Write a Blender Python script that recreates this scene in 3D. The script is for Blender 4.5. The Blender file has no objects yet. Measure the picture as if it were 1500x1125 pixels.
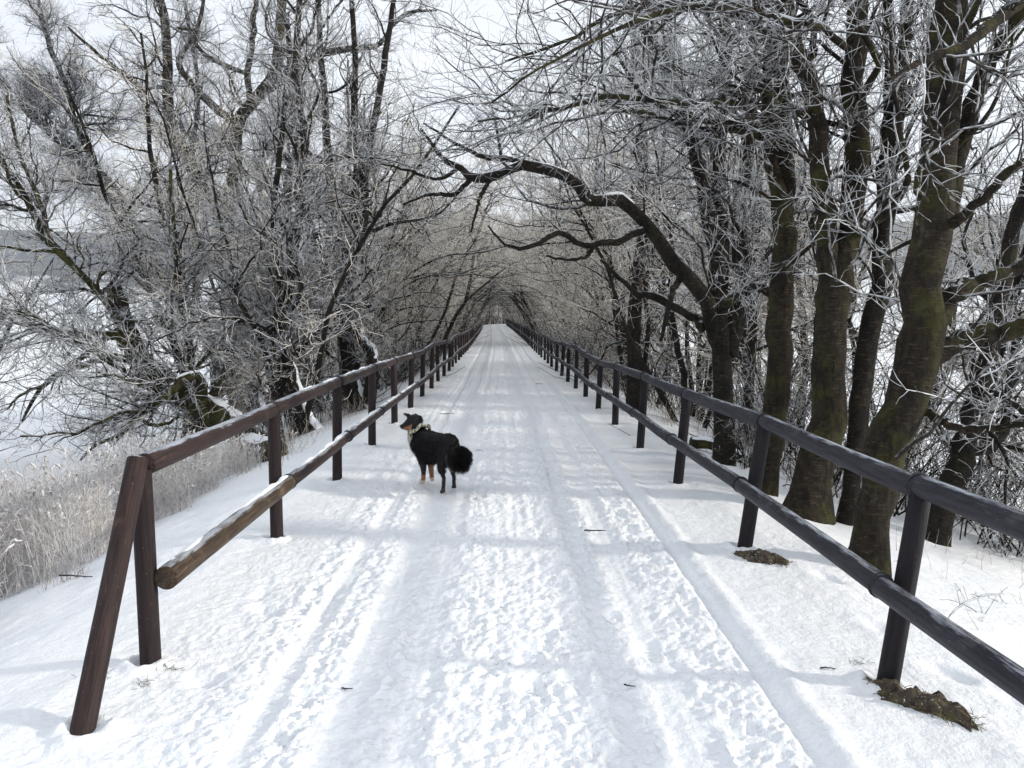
import bpy, math, random
import numpy as np
from mathutils import Vector, Matrix

sc = bpy.context.scene
COL = sc.collection
PI = math.pi

# ------------------------------------------------------------------ camera
W_REF, H_REF, F_REF = 1500.0, 1125.0, 1150.0
CAM_H = 1.6
PITCH = math.atan((562.5 - 462.0) / F_REF)
YAW = math.atan(12.0 / F_REF)
cam_d = bpy.data.cameras.new('camera')
cam = bpy.data.objects.new('camera', cam_d)
COL.objects.link(cam)
cam_d.sensor_width = 36.0
cam_d.lens = 36.0 * F_REF / W_REF
cam_d.clip_start = 0.05
cam_d.clip_end = 6000.0
cam.location = (0, 0, CAM_H)
cam.rotation_euler = (PI / 2 - PITCH, 0, -YAW)
sc.camera = cam
C_FWD = np.array([math.sin(YAW) * math.cos(PITCH), math.cos(YAW) * math.cos(PITCH), -math.sin(PITCH)])
C_RGT = np.array([math.cos(YAW), -math.sin(YAW), 0.0])
C_UP = np.cross(C_RGT, C_FWD)
C_POS = np.array([0, 0, CAM_H])

# ------------------------------------------------------------------ world, sun, exposure
SUN_EL, SUN_DIR = math.radians(21), (1.0, -0.13)      # sun low on the right, a little behind the camera
world = bpy.data.worlds.new('World')
sc.world = world
world.use_nodes = True
wn, wl = world.node_tree.nodes, world.node_tree.links
wn.clear()
sky = wn.new('ShaderNodeTexSky')
sky.sky_type = 'NISHITA'
sky.sun_disc = False
sky.sun_elevation = SUN_EL
sky.sun_rotation = math.atan2(SUN_DIR[0], SUN_DIR[1])
sky.air_density = 1.0
sky.dust_density = 1.5
tc = wn.new('ShaderNodeTexCoord')
mp = wn.new('ShaderNodeMapping'); mp.inputs['Scale'].default_value = (1, 1, 3)
cl = wn.new('ShaderNodeTexNoise'); cl.inputs['Scale'].default_value = 1.6; cl.inputs['Detail'].default_value = 6
rmp = wn.new('ShaderNodeMapRange')
rmp.inputs['From Min'].default_value = 0.3; rmp.inputs['From Max'].default_value = 0.7
rmp.inputs['To Min'].default_value = 0.72; rmp.inputs['To Max'].default_value = 0.97
mixw = wn.new('ShaderNodeMix'); mixw.data_type = 'RGBA'
mixw.inputs['B'].default_value = (9.2, 9.65, 10.4, 1)     # thin bright winter cloud
bg = wn.new('ShaderNodeBackground'); bg.inputs['Strength'].default_value = 0.10
wo = wn.new('ShaderNodeOutputWorld')
wl.new(tc.outputs['Generated'], mp.inputs['Vector']); wl.new(mp.outputs[0], cl.inputs['Vector'])
wl.new(cl.outputs['Fac'], rmp.inputs['Value']); wl.new(rmp.outputs[0], mixw.inputs['Factor'])
wl.new(sky.outputs[0], mixw.inputs['A']); wl.new(mixw.outputs['Result'], bg.inputs['Color'])
wl.new(bg.outputs[0], wo.inputs['Surface'])

sd = bpy.data.lights.new('sun', 'SUN')
sd.energy = 3.2
sd.angle = math.radians(3.2)
sd.color = (1.0, 0.93, 0.82)
sun = bpy.data.objects.new('sun', sd)
COL.objects.link(sun)
sv = Vector((SUN_DIR[0], SUN_DIR[1], 0)).normalized() * math.cos(SUN_EL) + Vector((0, 0, math.sin(SUN_EL)))
sun.rotation_euler = sv.to_track_quat('Z', 'Y').to_euler()
sun.location = (20, -3, 12)

sc.view_settings.view_transform = 'Standard'
sc.view_settings.look = 'None'
sc.view_settings.exposure = 0.32
sc.view_settings.gamma = 1.0
sc.render.engine = 'CYCLES'
sc.cycles.max_bounces = 6
sc.cycles.diffuse_bounces = 4
sc.cycles.glossy_bounces = 2
sc.cycles.transmission_bounces = 2
sc.cycles.volume_bounces = 0
sc.cycles.use_adaptive_sampling = True

# ------------------------------------------------------------------ helpers
def unproject(px, py, depth):
    return C_POS + C_FWD * depth + C_RGT * ((px - 750.0) / F_REF * depth) + C_UP * ((562.5 - py) / F_REF * depth)

def norm(v):
    return v / np.maximum(np.linalg.norm(v, axis=-1, keepdims=True), 1e-9)

_perm = np.random.RandomState(5).permutation(4096)
_val = np.random.RandomState(6).rand(4096)
def vnoise(x, y, seed=0):
    xi = np.floor(x).astype(np.int64); yi = np.floor(y).astype(np.int64)
    fx = x - xi; fy = y - yi
    fx = fx * fx * (3 - 2 * fx); fy = fy * fy * (3 - 2 * fy)
    def h(a, b):
        return _val[(_perm[(a + seed * 131) & 4095] + b * 57 + seed * 17) & 4095]
    return (h(xi, yi) * (1 - fx) + h(xi + 1, yi) * fx) * (1 - fy) + (h(xi, yi + 1) * (1 - fx) + h(xi + 1, yi + 1) * fx) * fy

def fbm(x, y, octv=4, seed=0):
    s = 0; a = 1.0; t = 0
    for i in range(octv):
        s = s + a * vnoise(x * 2 ** i + i * 13.7, y * 2 ** i + i * 7.1, seed + i); t += a; a *= 0.5
    return s / t

def sstep(a, b, x):
    t = np.clip((x - a) / (b - a), 0, 1)
    return t * t * (3 - 2 * t)

def path_cx(y):
    y = np.asarray(y, float)
    yc = np.clip(y, 0, 150)
    return -0.00011 * yc ** 2 + np.where(yc > 108, (yc - 108) ** 2 / 60.0, 0)

def path_cz(y):
    return np.interp(y, [0, 15, 25, 38, 48, 74, 102, 118, 150], [0, -.04, -.10, -.12, -.06, .05, .18, .28, .3])

UX = [-4000, -600, -60, -14, -10, -7, -4.5, -3.2, -2.4, -1.9, 1.9, 2.4, 3.2, 4.5, 7, 10, 14, 60, 600, 4000]
UZ = [-2.6, -2.6, -2.6, -2.6, -2.3, -1.75, -0.85, -.33, -.08, 0, 0, -.06, -.26, -.62, -1.35, -2.0, -2.4, -2.5, -2.5, -2.5]
def ground_z(x, y, fine=True):
    x = np.asarray(x, float); y = np.asarray(y, float)
    u = x - path_cx(y)
    prof = np.interp(u, UX, UZ)
    off = sstep(1.8, 4.5, np.abs(u))
    z = prof + path_cz(y) * (1 - sstep(4, 12, np.abs(u)))
    far = sstep(8, 20, np.abs(u))
    z = z + off * 0.16 * (fbm(x * 0.55, y * 0.55, 3, 3) - 0.5) + far * 0.5 * (fbm(x * .05, y * .05, 3, 9) - .5)
    # far fields rise slowly, more on the right
    r = np.sqrt(x * x + y * y)
    z = z + sstep(150, 520, r) * np.where(x > 0, 24.0, 7.0) * np.clip(np.abs(x) / np.maximum(r, 1) * 1.6, 0.2, 1)
    if fine:
        dist = np.clip(np.hypot(x, y), 1, 1e9)
        f1 = 1 - sstep(16, 40, dist)
        f2 = 1 - sstep(9, 20, dist)
        wob = 0.05 * (vnoise(y * 0.35, y * 0 + 3.3, 21) - .5)
        uu = u + wob
        tramp = (.45 * sstep(-2.0, -1.5, uu) + .55 * sstep(-1.32, -1.0, uu)) * (1 - sstep(1.12, 1.24, uu + .05 * (vnoise(y * 3, y * 0, 30) - .5)))
        tracks = np.zeros_like(u)
        for c, w, d in ((0.74, 0.10, 1.0), (0.50, 0.05, .5), (-0.36, .06, .7), (-0.64, 0.09, .9), (-0.98, 0.07, .9), (0.10, .06, .35), (1.15, .035, 1.3)):
            cw = c + 0.05 * (vnoise(y * 0.22 + c * 9, y * 0 + c, 40) - .5)
            tracks = np.maximum(tracks, d * np.exp(-((uu - cw) / w) ** 4))
        lum = 1 - np.abs(2 * fbm(x * 9 + 1.5 * fbm(x * 4, y * 4, 2, 52), y * 7.5, 3, 50) - 1)
        cr = 1 - np.abs(2 * fbm(x * 27, y * 24, 2, 61) - 1)
        lum2 = .4 + 1.4 * np.clip(cr - .62, 0, 1) + .4 * fbm(x * 42, y * 40, 1, 60)
        amount = tramp * (1 - .75 * np.clip(tracks, 0, 1))
        patch = .55 + .9 * fbm(x * 1.1, y * .8, 2, 77)
        z = z + f1 * (amount * patch * (0.032 * (lum - .72)) - tramp * 0.018 - np.clip(tracks, 0, 1.3) * 0.013)
        z = z + f2 * amount * patch * 0.026 * (lum2 - .5)
        z = z + (.25 + .75 * f1) * sstep(-1.4, -1.2, uu) * (1 - sstep(1.1, 1.3, uu)) * .026 * (fbm(uu * 12, y * .25, 4, 66) - .5)
        # pushed-up ridge at the right edge of the trodden strip
        z = z + f1 * 0.020 * np.exp(-((uu - 1.27) / .045) ** 2) * (.5 + fbm(x * 6, y * 6, 2, 81))
        # longer ruts seen far down the path
        f3 = sstep(12, 25, dist) * (1 - sstep(1.25, 1.5, np.abs(u)))
        z = z - f3 * 0.02 * np.clip(tracks, 0, 1)
        # verges: crust with soft dimples
        ver = 1 - tramp
        z = z + f1 * ver * (0.030 * (fbm(x * 2.6, y * 2.2, 3, 90) - .5) + 0.010 * (fbm(x * 11, y * 10, 2, 95) - .5))
        z = z + f2 * ver * 0.0045 * (fbm(x * 30, y * 30, 2, 97) - .5)
        for k in range(7):
            for px_, py_ in ((-1.66, 3.53 + 2.055 * k), (1.655, 3.30 + 2.055 * k)):
                rr_ = np.hypot(x - px_ - float(path_cx(py_)), y - py_)
                z = z + .030 * np.exp(-((rr_ - .075) / .035) ** 2) * (.2 + 1.2 * fbm(x * 14, y * 14, 2, 83)) - .018 * np.exp(-(rr_ / .055) ** 4)
        rr_ = np.hypot(x + 1.62, y - 2.93); z = z + .035 * np.exp(-((rr_ - .09) / .04) ** 2) * (.2 + 1.2 * fbm(x * 14, y * 14, 2, 83))
        # footprints outside the right fence and prints on the left verge
        for fx, fy, a in ((2.05, 3.45, .5), (2.22, 3.20, .6), (1.98, 3.95, .4), (2.25, 4.3, .5), (2.02, 4.75, .45), (2.3, 5.1, .5), (-2.1, 4.6, .3), (-2.45, 5.3, .4), (-1.3, 4.2, .9), (-1.35, 3.4, 1.2)):
            dx = (x - fx) * math.cos(a) + (y - fy) * math.sin(a); dy = -(x - fx) * math.sin(a) + (y - fy) * math.cos(a)
            z = z - 0.035 * np.exp(-((dx / .055) ** 2 + (dy / .10) ** 2) ** 1.5)
        rg = np.random.RandomState(8)
        for k in range(95):
            fy = 2.2 + 12 * rg.rand() ** 1.4; fx = rg.uniform(-1.45, 1.1); a = rg.normal(0, .22); dp = rg.uniform(.008, .018)
            m = (np.abs(y - fy) < .3) & (np.abs(x - fx) < .3)
            if not m.any(): continue
            xx, yy = x[m] - fx, y[m] - fy
            dx = xx * math.cos(a) + yy * math.sin(a); dy = -xx * math.sin(a) + yy * math.cos(a)
            wd = .045 + .010 * np.sin(dy * 14)
            q = (dx / wd) ** 4 + (dy / .135) ** 4
            z[m] = z[m] - dp * np.exp(-q) + .35 * dp * np.exp(-(q - 1.8) ** 2 * 1.2) + .003 * np.exp(-q) * np.sin(dy * 150)
    return z

def gz(x, y):
    return float(ground_z(np.array([x]), np.array([y]), False)[0])

def ground_hit(px, py):
    """depth at which the ray through a pixel of the reference meets the ground"""
    d = 2.0
    for i in range(4000):
        p = unproject(px, py, d)
        if p[2] <= gz(p[0], p[1]): break
        d *= 1.004
    return d

def make_mesh(name, verts, faces_list, mats, mat_idx=None, smooth=True):
    """faces_list: list of int arrays [n,k]; mat_idx: list of material indices, one per array"""
    me = bpy.data.meshes.new(name)
    verts = np.asarray(verts, np.float32)
    me.vertices.add(len(verts)); me.vertices.foreach_set('co', verts.ravel())
    tot = sum(f.size for f in faces_list); nf = sum(len(f) for f in faces_list)
    me.loops.add(tot); me.polygons.add(nf)
    me.loops.foreach_set('vertex_index', np.concatenate([f.ravel() for f in faces_list]).astype(np.int32))
    sizes = np.concatenate([np.full(len(f), f.shape[1], np.int32) for f in faces_list])
    starts = np.concatenate([[0], np.cumsum(sizes)[:-1]]).astype(np.int32)
    me.polygons.foreach_set('loop_start', starts)
    for m in mats: me.materials.append(m)
    if mat_idx is not None:
        me.polygons.foreach_set('material_index', np.concatenate([np.full(len(f), i, np.int32) for f, i in zip(faces_list, mat_idx)]))
    me.update(calc_edges=True)
    if smooth:
        me.polygons.foreach_set('use_smooth', np.ones(nf, bool))
    me.validate()
    return me

def new_obj(name, me, parent=None, loc=None):
    o = bpy.data.objects.new(name, me)
    COL.objects.link(o)
    if parent is not None: o.parent = parent
    if loc is not None: o.location = loc
    return o

def tag(o, label=None, cat=None, group=None, kind=None):
    if label: o['label'] = label
    if cat: o['category'] = cat
    if group: o['group'] = group
    if kind: o['kind'] = kind
    return o

def thing(name, loc, label, cat, group=None):
    o = bpy.data.objects.new(name, None)
    COL.objects.link(o); o.location = loc; o.empty_display_size = 0.2
    return tag(o, label, cat, group)

def tubes(P, R, sides, cap=False, lump=0.0, rng=None):
    """P [N,K,3], R [N,K] -> verts, [quads, (caps)]"""
    N, K = P.shape[:2]
    T = np.empty_like(P)
    T[:, 1:-1] = P[:, 2:] - P[:, :-2]; T[:, 0] = P[:, 1] - P[:, 0]; T[:, -1] = P[:, -1] - P[:, -2]
    T = norm(T)
    D = norm(P[:, -1] - P[:, 0] + 1e-6)
    ref = np.where(np.abs(D[:, 2:3]) > 0.75, np.array([[1.0, 0.15, 0]]), np.array([[0.05, 0.02, 1.0]]))
    ref = ref[:, None, :] - (ref[:, None, :] * T).sum(-1, keepdims=True) * T
    U = norm(ref); V = np.cross(T, U)
    a = np.arange(sides) / sides * 2 * PI
    rr = R[:, :, None]
    if lump > 0:
        ph = rng.rand(N, 1, 1) * 6
        kk = np.arange(K)[None, :, None]
        rr = rr * (1 + lump * np.sin(a[None, None, :] * 2 + ph + kk * .6) * .6 + lump * (rng.rand(N, K, sides) - .5))
    else:
        rr = np.repeat(rr, sides, 2)
    verts = P[:, :, None, :] + rr[..., None] * (np.cos(a)[None, None, :, None] * U[:, :, None, :] + np.sin(a)[None, None, :, None] * V[:, :, None, :])
    idx = np.arange(N * K * sides).reshape(N, K, sides)
    A = idx[:, :-1, :]; B = idx[:, 1:, :]
    q = np.stack([A, np.roll(A, -1, 2), np.roll(B, -1, 2), B], -1).reshape(-1, 4)
    fl = [q]
    if cap:
        fl.append(idx[:, -1, :]); fl.append(idx[:, 0, ::-1])
    return verts.reshape(-1, 3), fl

class Geo:
    """collects arrays for ONE mesh"""
    def __init__(s): s.v = []; s.f = []; s.m = []; s.n = 0
    def add(s, v, fl, m=0):
        for f in fl:
            s.f.append(f + s.n); s.m.append(m)
        s.v.append(v); s.n += len(v)
    def tubes(s, P, R, sides, m=0, **k):
        if len(P): s.add(*tubes(P, R, sides, **k), m)
    def build(s, name, mats, parent=None, origin=None, smooth=True):
        v = np.concatenate(s.v)
        if origin is not None: v = v - np.asarray(origin)
        ks = sorted(set(zip([f.shape[1] for f in s.f], s.m)))
        fl = [np.concatenate([f for f, mm in zip(s.f, s.m) if (f.shape[1], mm) == k]) for k in ks]
        return new_obj(name, make_mesh(name, v, fl, mats, [k[1] for k in ks], smooth), parent)

def catmull(pts, K):
    pts = np.asarray(pts, float)
    n = len(pts)
    if n == 2:
        t = np.linspace(0, 1, K)[:, None]; return pts[0] * (1 - t) + pts[1] * t
    e = np.vstack([2 * pts[0] - pts[1], pts, 2 * pts[-1] - pts[-2]])
    t = np.linspace(0, n - 1 - 1e-6, K); i = t.astype(int); f = (t - i)[:, None]
    p0, p1, p2, p3 = e[i], e[i + 1], e[i + 2], e[i + 3]
    return 0.5 * (2 * p1 + (p2 - p0) * f + (2 * p0 - 5 * p1 + 4 * p2 - p3) * f ** 2 + (3 * p1 - p0 - 3 * p2 + p3) * f ** 3)

# ------------------------------------------------------------------ materials
def mat(name):
    m = bpy.data.materials.new(name); m.use_nodes = True
    nt = m.node_tree
    b = nt.nodes['Principled BSDF']
    return m, nt, b
def node(nt, t, **kw):
    n = nt.nodes.new(t)
    for k, v in kw.items():
        if k in n.inputs: n.inputs[k].default_value = v
        else: setattr(n, k, v)
    return n
def ramp(nt, fac, stops):
    r = nt.nodes.new('ShaderNodeValToRGB')
    el = r.color_ramp.elements
    while len(el) < len(stops): el.new(0.5)
    for e, (p, c) in zip(el, stops):
        e.position = p; e.color = (*c, 1) if len(c) == 3 else c
    nt.links.new(fac, r.inputs[0]); return r
def coords(nt, world_space=False, scale=(1, 1, 1)):
    if world_space:
        g = nt.nodes.new('ShaderNodeNewGeometry'); out = g.outputs['Position']
    else:
        g = nt.nodes.new('ShaderNodeTexCoord'); out = g.outputs['Object']
    if scale != (1, 1, 1):
        m = nt.nodes.new('ShaderNodeMapping'); m.inputs['Scale'].default_value = scale
        nt.links.new(out, m.inputs[0]); out = m.outputs[0]
    return out
def noise_tex(nt, vec, scale, detail=4, rough=.55):
    n = node(nt, 'ShaderNodeTexNoise', Scale=scale, Detail=detail, Roughness=rough)
    nt.links.new(vec, n.inputs['Vector']); return n.outputs['Fac']
def mixc(nt, fac, a, b):
    m = nt.nodes.new('ShaderNodeMix'); m.data_type = 'RGBA'
    for key, v in (('Factor', fac), ('A', a), ('B', b)):
        if isinstance(v, (int, float, tuple)): m.inputs[key].default_value = (*v, 1) if isinstance(v, tuple) else v
        else: nt.links.new(v, m.inputs[key])
    return m.outputs['Result']
def maprange(nt, v, a, b, c=0.0, d=1.0):
    n = node(nt, 'ShaderNodeMapRange'); nt.links.new(v, n.inputs['Value'])
    for k, x in zip(('From Min', 'From Max', 'To Min', 'To Max'), (a, b, c, d)): n.inputs[k].default_value = x
    return n.outputs[0]
def mth(nt, op, a, b=None):
    n = nt.nodes.new('ShaderNodeMath'); n.operation = op
    for i, v in enumerate((a, b)):
        if v is None: continue
        if isinstance(v, (int, float)): n.inputs[i].default_value = v
        else: nt.links.new(v, n.inputs[i])
    return n.outputs[0]
def bump(nt, b, h, strength, dist):
    n = node(nt, 'ShaderNodeBump', Strength=strength, Distance=dist)
    nt.links.new(h, n.inputs['Height']); nt.links.new(n.outputs[0], b.inputs['Normal'])
def upness(nt):
    g = nt.nodes.new('ShaderNodeNewGeometry')
    s = nt.nodes.new('ShaderNodeSeparateXYZ'); nt.links.new(g.outputs['Normal'], s.inputs[0]); return s.outputs

def snow_material():
    m, nt, b = mat('snow')
    p = coords(nt, True)
    n1 = noise_tex(nt, p, 0.7, 3); n2 = noise_tex(nt, p, 38, 6, .65); n3 = noise_tex(nt, p, 9, 4)
    c = ramp(nt, n1, [(0.3, (.83, .86, .89)), (0.7, (.90, .915, .93))])
    # faint ground-in dirt where the path is trodden, tiny dark bits of bark
    d = maprange(nt, n3, .62, .85, 0, .10)
    c2 = mixc(nt, d, c.outputs[0], (.62, .60, .57))
    nt.links.new(c2, b.inputs['Base Color'])
    b.inputs['Roughness'].default_value = .55
    b.inputs['Specular IOR Level'].default_value = .35
    n4 = noise_tex(nt, p, 16, 5, .7)
    h = mth(nt, 'ADD', mth(nt, 'MULTIPLY', n2, 1.0), mth(nt, 'ADD', mth(nt, 'MULTIPLY', n3, 1.6), mth(nt, 'MULTIPLY', n4, 2.0)))
    bump(nt, b, h, .6, .016)
    return m
def bark_material(name, dark, mid, moss, mossiness, frost=.5, scale=1.0, warm=(.12, .085, .05)):
    m, nt, b = mat(name)
    p = coords(nt)
    pv = coords(nt, False, (1, 1, .35))
    pr = coords(nt, False, (1, 1, 5))
    n1 = noise_tex(nt, pv, 26 * scale, 6, .65); n2 = noise_tex(nt, p, 3.2, 4); n3 = noise_tex(nt, pr, 14 * scale, 3); n4 = noise_tex(nt, p, 60, 3)
    c = ramp(nt, n1, [(.32, dark), (.68, mid)]).outputs[0]
    c = mixc(nt, maprange(nt, n3, .56, .70, 0, .55), c, warm)
    mz = maprange(nt, n2, .62 - .3 * mossiness, .72 - .2 * mossiness, 0, .85)
    c = mixc(nt, mz, c, moss)
    up = upness(nt)
    t = mth(nt, 'ADD', up[2], mth(nt, 'MULTIPLY', mth(nt, 'SUBTRACT', n1, .5), .9))
    f = maprange(nt, t, .92 - .35 * frost, 1.05 - .3 * frost, 0, .95)
    c = mixc(nt, f, c, (.80, .83, .86))
    n6 = noise_tex(nt, coords(nt, False, (1, 1, .5)), 5.5, 5, .7)
    c = mixc(nt, maprange(nt, n6, .50, .60, 0, .85), c, dark)
    c = mixc(nt, maprange(nt, n6, .30, .38, .45, 0), c, (.10, .10, .085))
    spk = maprange(nt, n4, .66, .74, 0, .30 * frost)
    c = mixc(nt, spk, c, (.5, .52, .54))
    nt.links.new(c, b.inputs['Base Color'])
    b.inputs['Roughness'].default_value = .9
    b.inputs['Specular IOR Level'].default_value = .2
    bump(nt, b, mth(nt, 'ADD', n1, mth(nt, 'MULTIPLY', n3, .6)), 1.0, .035)
    return m
def twig_material(name, frostc, wood, lo, hi, scale=14.0):
    m, nt, b = mat(name)
    p = coords(nt)
    n = noise_tex(nt, p, scale, 3); n2 = noise_tex(nt, p, 1.1, 2)
    up = upness(nt)
    t = mth(nt, 'ADD', mth(nt, 'ADD', n, mth(nt, 'MULTIPLY', up[2], .16)), mth(nt, 'MULTIPLY', mth(nt, 'SUBTRACT', n2, .5), .35))
    c = mixc(nt, maprange(nt, t, lo, hi), wood, frostc)
    nt.links.new(c, b.inputs['Base Color'])
    b.inputs['Roughness'].default_value = .8
    b.inputs['Specular IOR Level'].default_value = .25
    return m
M_SNOW = snow_material()
M_BARK = bark_material('alder_bark', (.009, .007, .005), (.036, .028, .019), (.052, .050, .015), .50, .18)
M_BARKD = bark_material('dark_bark', (.007, .006, .005), (.025, .021, .017), (.030, .028, .012), .30, .35)
M_BARKM = bark_material('mossy_bark', (.010, .008, .006), (.040, .033, .022), (.060, .060, .012), .75, .40)
M_BRANCH = twig_material('frosted_branch', (.50, .51, .52), (.024, .020, .016), .44, .76)
M_TWIG = twig_material('hoarfrost_twig', (.68, .70, .72), (.060, .048, .040), .34, .60)
M_TWIG_SUNTINT = twig_material('hoarfrost_sun_tinted', (.74, .70, .63), (.075, .060, .046), .28, .56)  # frost colour warmed and lightened to paint sunlight onto the tunnel twigs

def wood_material(name, base, dark, wear, frost, wearamt):
    m, nt, b = mat(name)
    p = coords(nt)
    pl = coords(nt, False, (1, .06, 1))       # grain runs along local y
    n1 = noise_tex(nt, pl, 60, 5, .6); n2 = noise_tex(nt, p, 4.5, 4); n3 = noise_tex(nt, p, 90, 3); n5 = noise_tex(nt, pl, 18, 4)
    c = ramp(nt, n1, [(.3, dark), (.7, base)]).outputs[0]
    c = mixc(nt, maprange(nt, n2, .75 - .35 * wearamt, .85 - .3 * wearamt, 0, .8), c, wear)
    fl = noise_tex(nt, coords(nt, False, (1, .12, 1)), 34, 6, .7)
    c = mixc(nt, maprange(nt, fl, .63, .72, 0, .6 * wearamt + .15), c, tuple(2.2 * w for w in wear))
    ck = noise_tex(nt, coords(nt, False, (1, .03, 1)), 42, 3, .6)
    c = mixc(nt, maprange(nt, mth(nt, 'ABSOLUTE', mth(nt, 'SUBTRACT', ck, .5)), .0, .012, .85, 0), c, (.006, .005, .005))
    up = upness(nt)
    t = mth(nt, 'ADD', up[2], mth(nt, 'MULTIPLY', mth(nt, 'SUBTRACT', fl, .5), 1.2))
    c = mixc(nt, maprange(nt, t, 1.08 - .5 * frost, 1.3 - .5 * frost, 0, .7), c, (.50, .54, .60))
    c = mixc(nt, maprange(nt, n3, .70, .76, 0, .35), c, (.55, .58, .62))
    nt.links.new(c, b.inputs['Base Color'])
    b.inputs['Roughness'].default_value = .6; b.inputs['Specular IOR Level'].default_value = .28
    bump(nt, b, mth(nt, 'ADD', mth(nt, 'ADD', n1, n5), fl), .9, .006)
    nt.links.new(maprange(nt, n5, .3, .7, .50, .85), b.inputs['Roughness'])
    return m
M_POSTL = wood_material('brown_painted_wood', (.030, .017, .017), (.011, .007, .008), (.060, .034, .026), 0.0, .25)
M_RAILL = wood_material('reddish_brown_rail_wood', (.046, .026, .024), (.016, .010, .010), (.120, .074, .050), .62, .34)
M_RAILW = wood_material('weathered_rail_wood', (.085, .056, .034), (.020, .014, .011), (.15, .11, .07), .60, .55)
M_POSTR = wood_material('dark_painted_wood', (.015, .012, .016), (.006, .005, .007), (.055, .04, .04), 0.0, .2)
M_RAILR = wood_material('grey_frosted_rail_wood', (.040, .038, .050), (.013, .012, .017), (.095, .09, .10), .40, .50)
def plain(name, col, rough=.7, nscale=30, var=.4):
    m, nt, b = mat(name)
    n = noise_tex(nt, coords(nt), nscale, 4)
    c = ramp(nt, n, [(.3, tuple(x * (1 - var) for x in col)), (.7, tuple(min(1, x * (1 + var)) for x in col))])
    nt.links.new(c.outputs[0], b.inputs['Base Color']); b.inputs['Roughness'].default_value = rough
    bump(nt, b, n, .4, .004)
    return m
M_STRAP = plain('black_strap', (.012, .012, .014), .6)
M_BARE = plain('bare_split_wood', (.34, .21, .085), .7, 20, .5)
M_CAP = plain('clinging_snow', (.84, .87, .90), .6, 12, .06)

# ------------------------------------------------------------------ ground
def build_ground():
    xs = np.concatenate([-np.geomspace(1600, 9, 42)[:-1], np.arange(-9, -4, .12), np.arange(-4, -2, .03), np.arange(-2, 2.4, .0115),
                         np.arange(2.4, 5, .03), np.arange(5, 9, .1), np.geomspace(9, 1600, 42)])
    ys = [2.2]
    while ys[-1] < 60: ys.append(ys[-1] + max(.0105, .0034 * ys[-1]))
    ys = np.array(ys)
    ys = np.concatenate([-np.geomspace(200, 1, 20), np.linspace(-.8, 1.6, 14), np.arange(1.65, 2.2, .03), ys, np.arange(60.5, 160, .7), np.geomspace(161, 1600, 36)])
    X, Y = np.meshgrid(xs, ys)
    Z = ground_z(X, Y)
    V = np.stack([X, Y, Z], -1).reshape(-1, 3)
    idx = np.arange(V.shape[0]).reshape(X.shape)
    q = np.stack([idx[:-1, :-1], idx[:-1, 1:], idx[1:, 1:], idx[1:, :-1]], -1).reshape(-1, 4)
    o = new_obj('snowy_ground', make_mesh('snowy_ground', V, [q], [M_SNOW]))
    tag(o, kind='structure')
build_ground()

def hills():
    m, nt, b = mat('wooded_hill')
    p = coords(nt, True)
    n = noise_tex(nt, p, .012, 5, .6); n2 = noise_tex(nt, p, .10, 5, .7)
    sx = nt.nodes.new('ShaderNodeSeparateXYZ'); nt.links.new(p, sx.inputs[0])
    t = mth(nt, 'ADD', mth(nt, 'MULTIPLY', sx.outputs[2], .012), mth(nt, 'MULTIPLY', n, .9))
    forest = mixc(nt, n2, (.035, .045, .055), (.11, .125, .14))
    c = mixc(nt, maprange(nt, t, .84, .90), (.80, .84, .88), forest)
    nt.links.new(c, b.inputs['Base Color']); b.inputs['Roughness'].default_value = 1
    V = []; nr, na = 26, 240
    rng = np.random.RandomState(3)
    az = np.linspace(0, 2 * PI, na + 1)
    for j in range(nr):
        t = j / (nr - 1)
        r = 560 + 900 * t
        side = np.sin(az)                                         # x = r sin(az)
        h = (78 + 75 * (fbm(az * 2.2 + 4, az * 0 + .5, 3, 12)) + 22 * (side > 0)) * sstep(0, .75, np.full_like(az, t))
        h = h + 7 * fbm(az * 60, az * 0 + t * 9, 3, 31) * sstep(.3, .8, np.full_like(az, t))
        h[-1] = h[0]
        V.append(np.stack([r * np.sin(az), r * np.cos(az), h - 4 + np.where(side > 0, 18, 4) * (1 - t)], -1))
    V = np.concatenate(V); idx = np.arange(len(V)).reshape(nr, na + 1)
    q = np.stack([idx[:-1, :-1], idx[:-1, 1:], idx[1:, 1:], idx[1:, :-1]], -1).reshape(-1, 4)
    o = new_obj('hills', make_mesh('hills', V, [q], [m])); tag(o, kind='structure')
hills()

# ------------------------------------------------------------------ fences
def fence_line(side, s0, s1):
    """post stations along the path: returns list of (x, y, tangent)"""
    out = []
    y = s0
    while y < s1:
        dy = .01
        t = norm(np.array([path_cx(y + dy) - path_cx(y - dy), 2 * dy]))
        nrm = np.array([t[1], -t[0]])
        c = np.array([float(path_cx(y)), y])
        q = c + nrm * side
        out.append((q[0], q[1], t))
        y += 2.055 * t[1]
    return out

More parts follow.
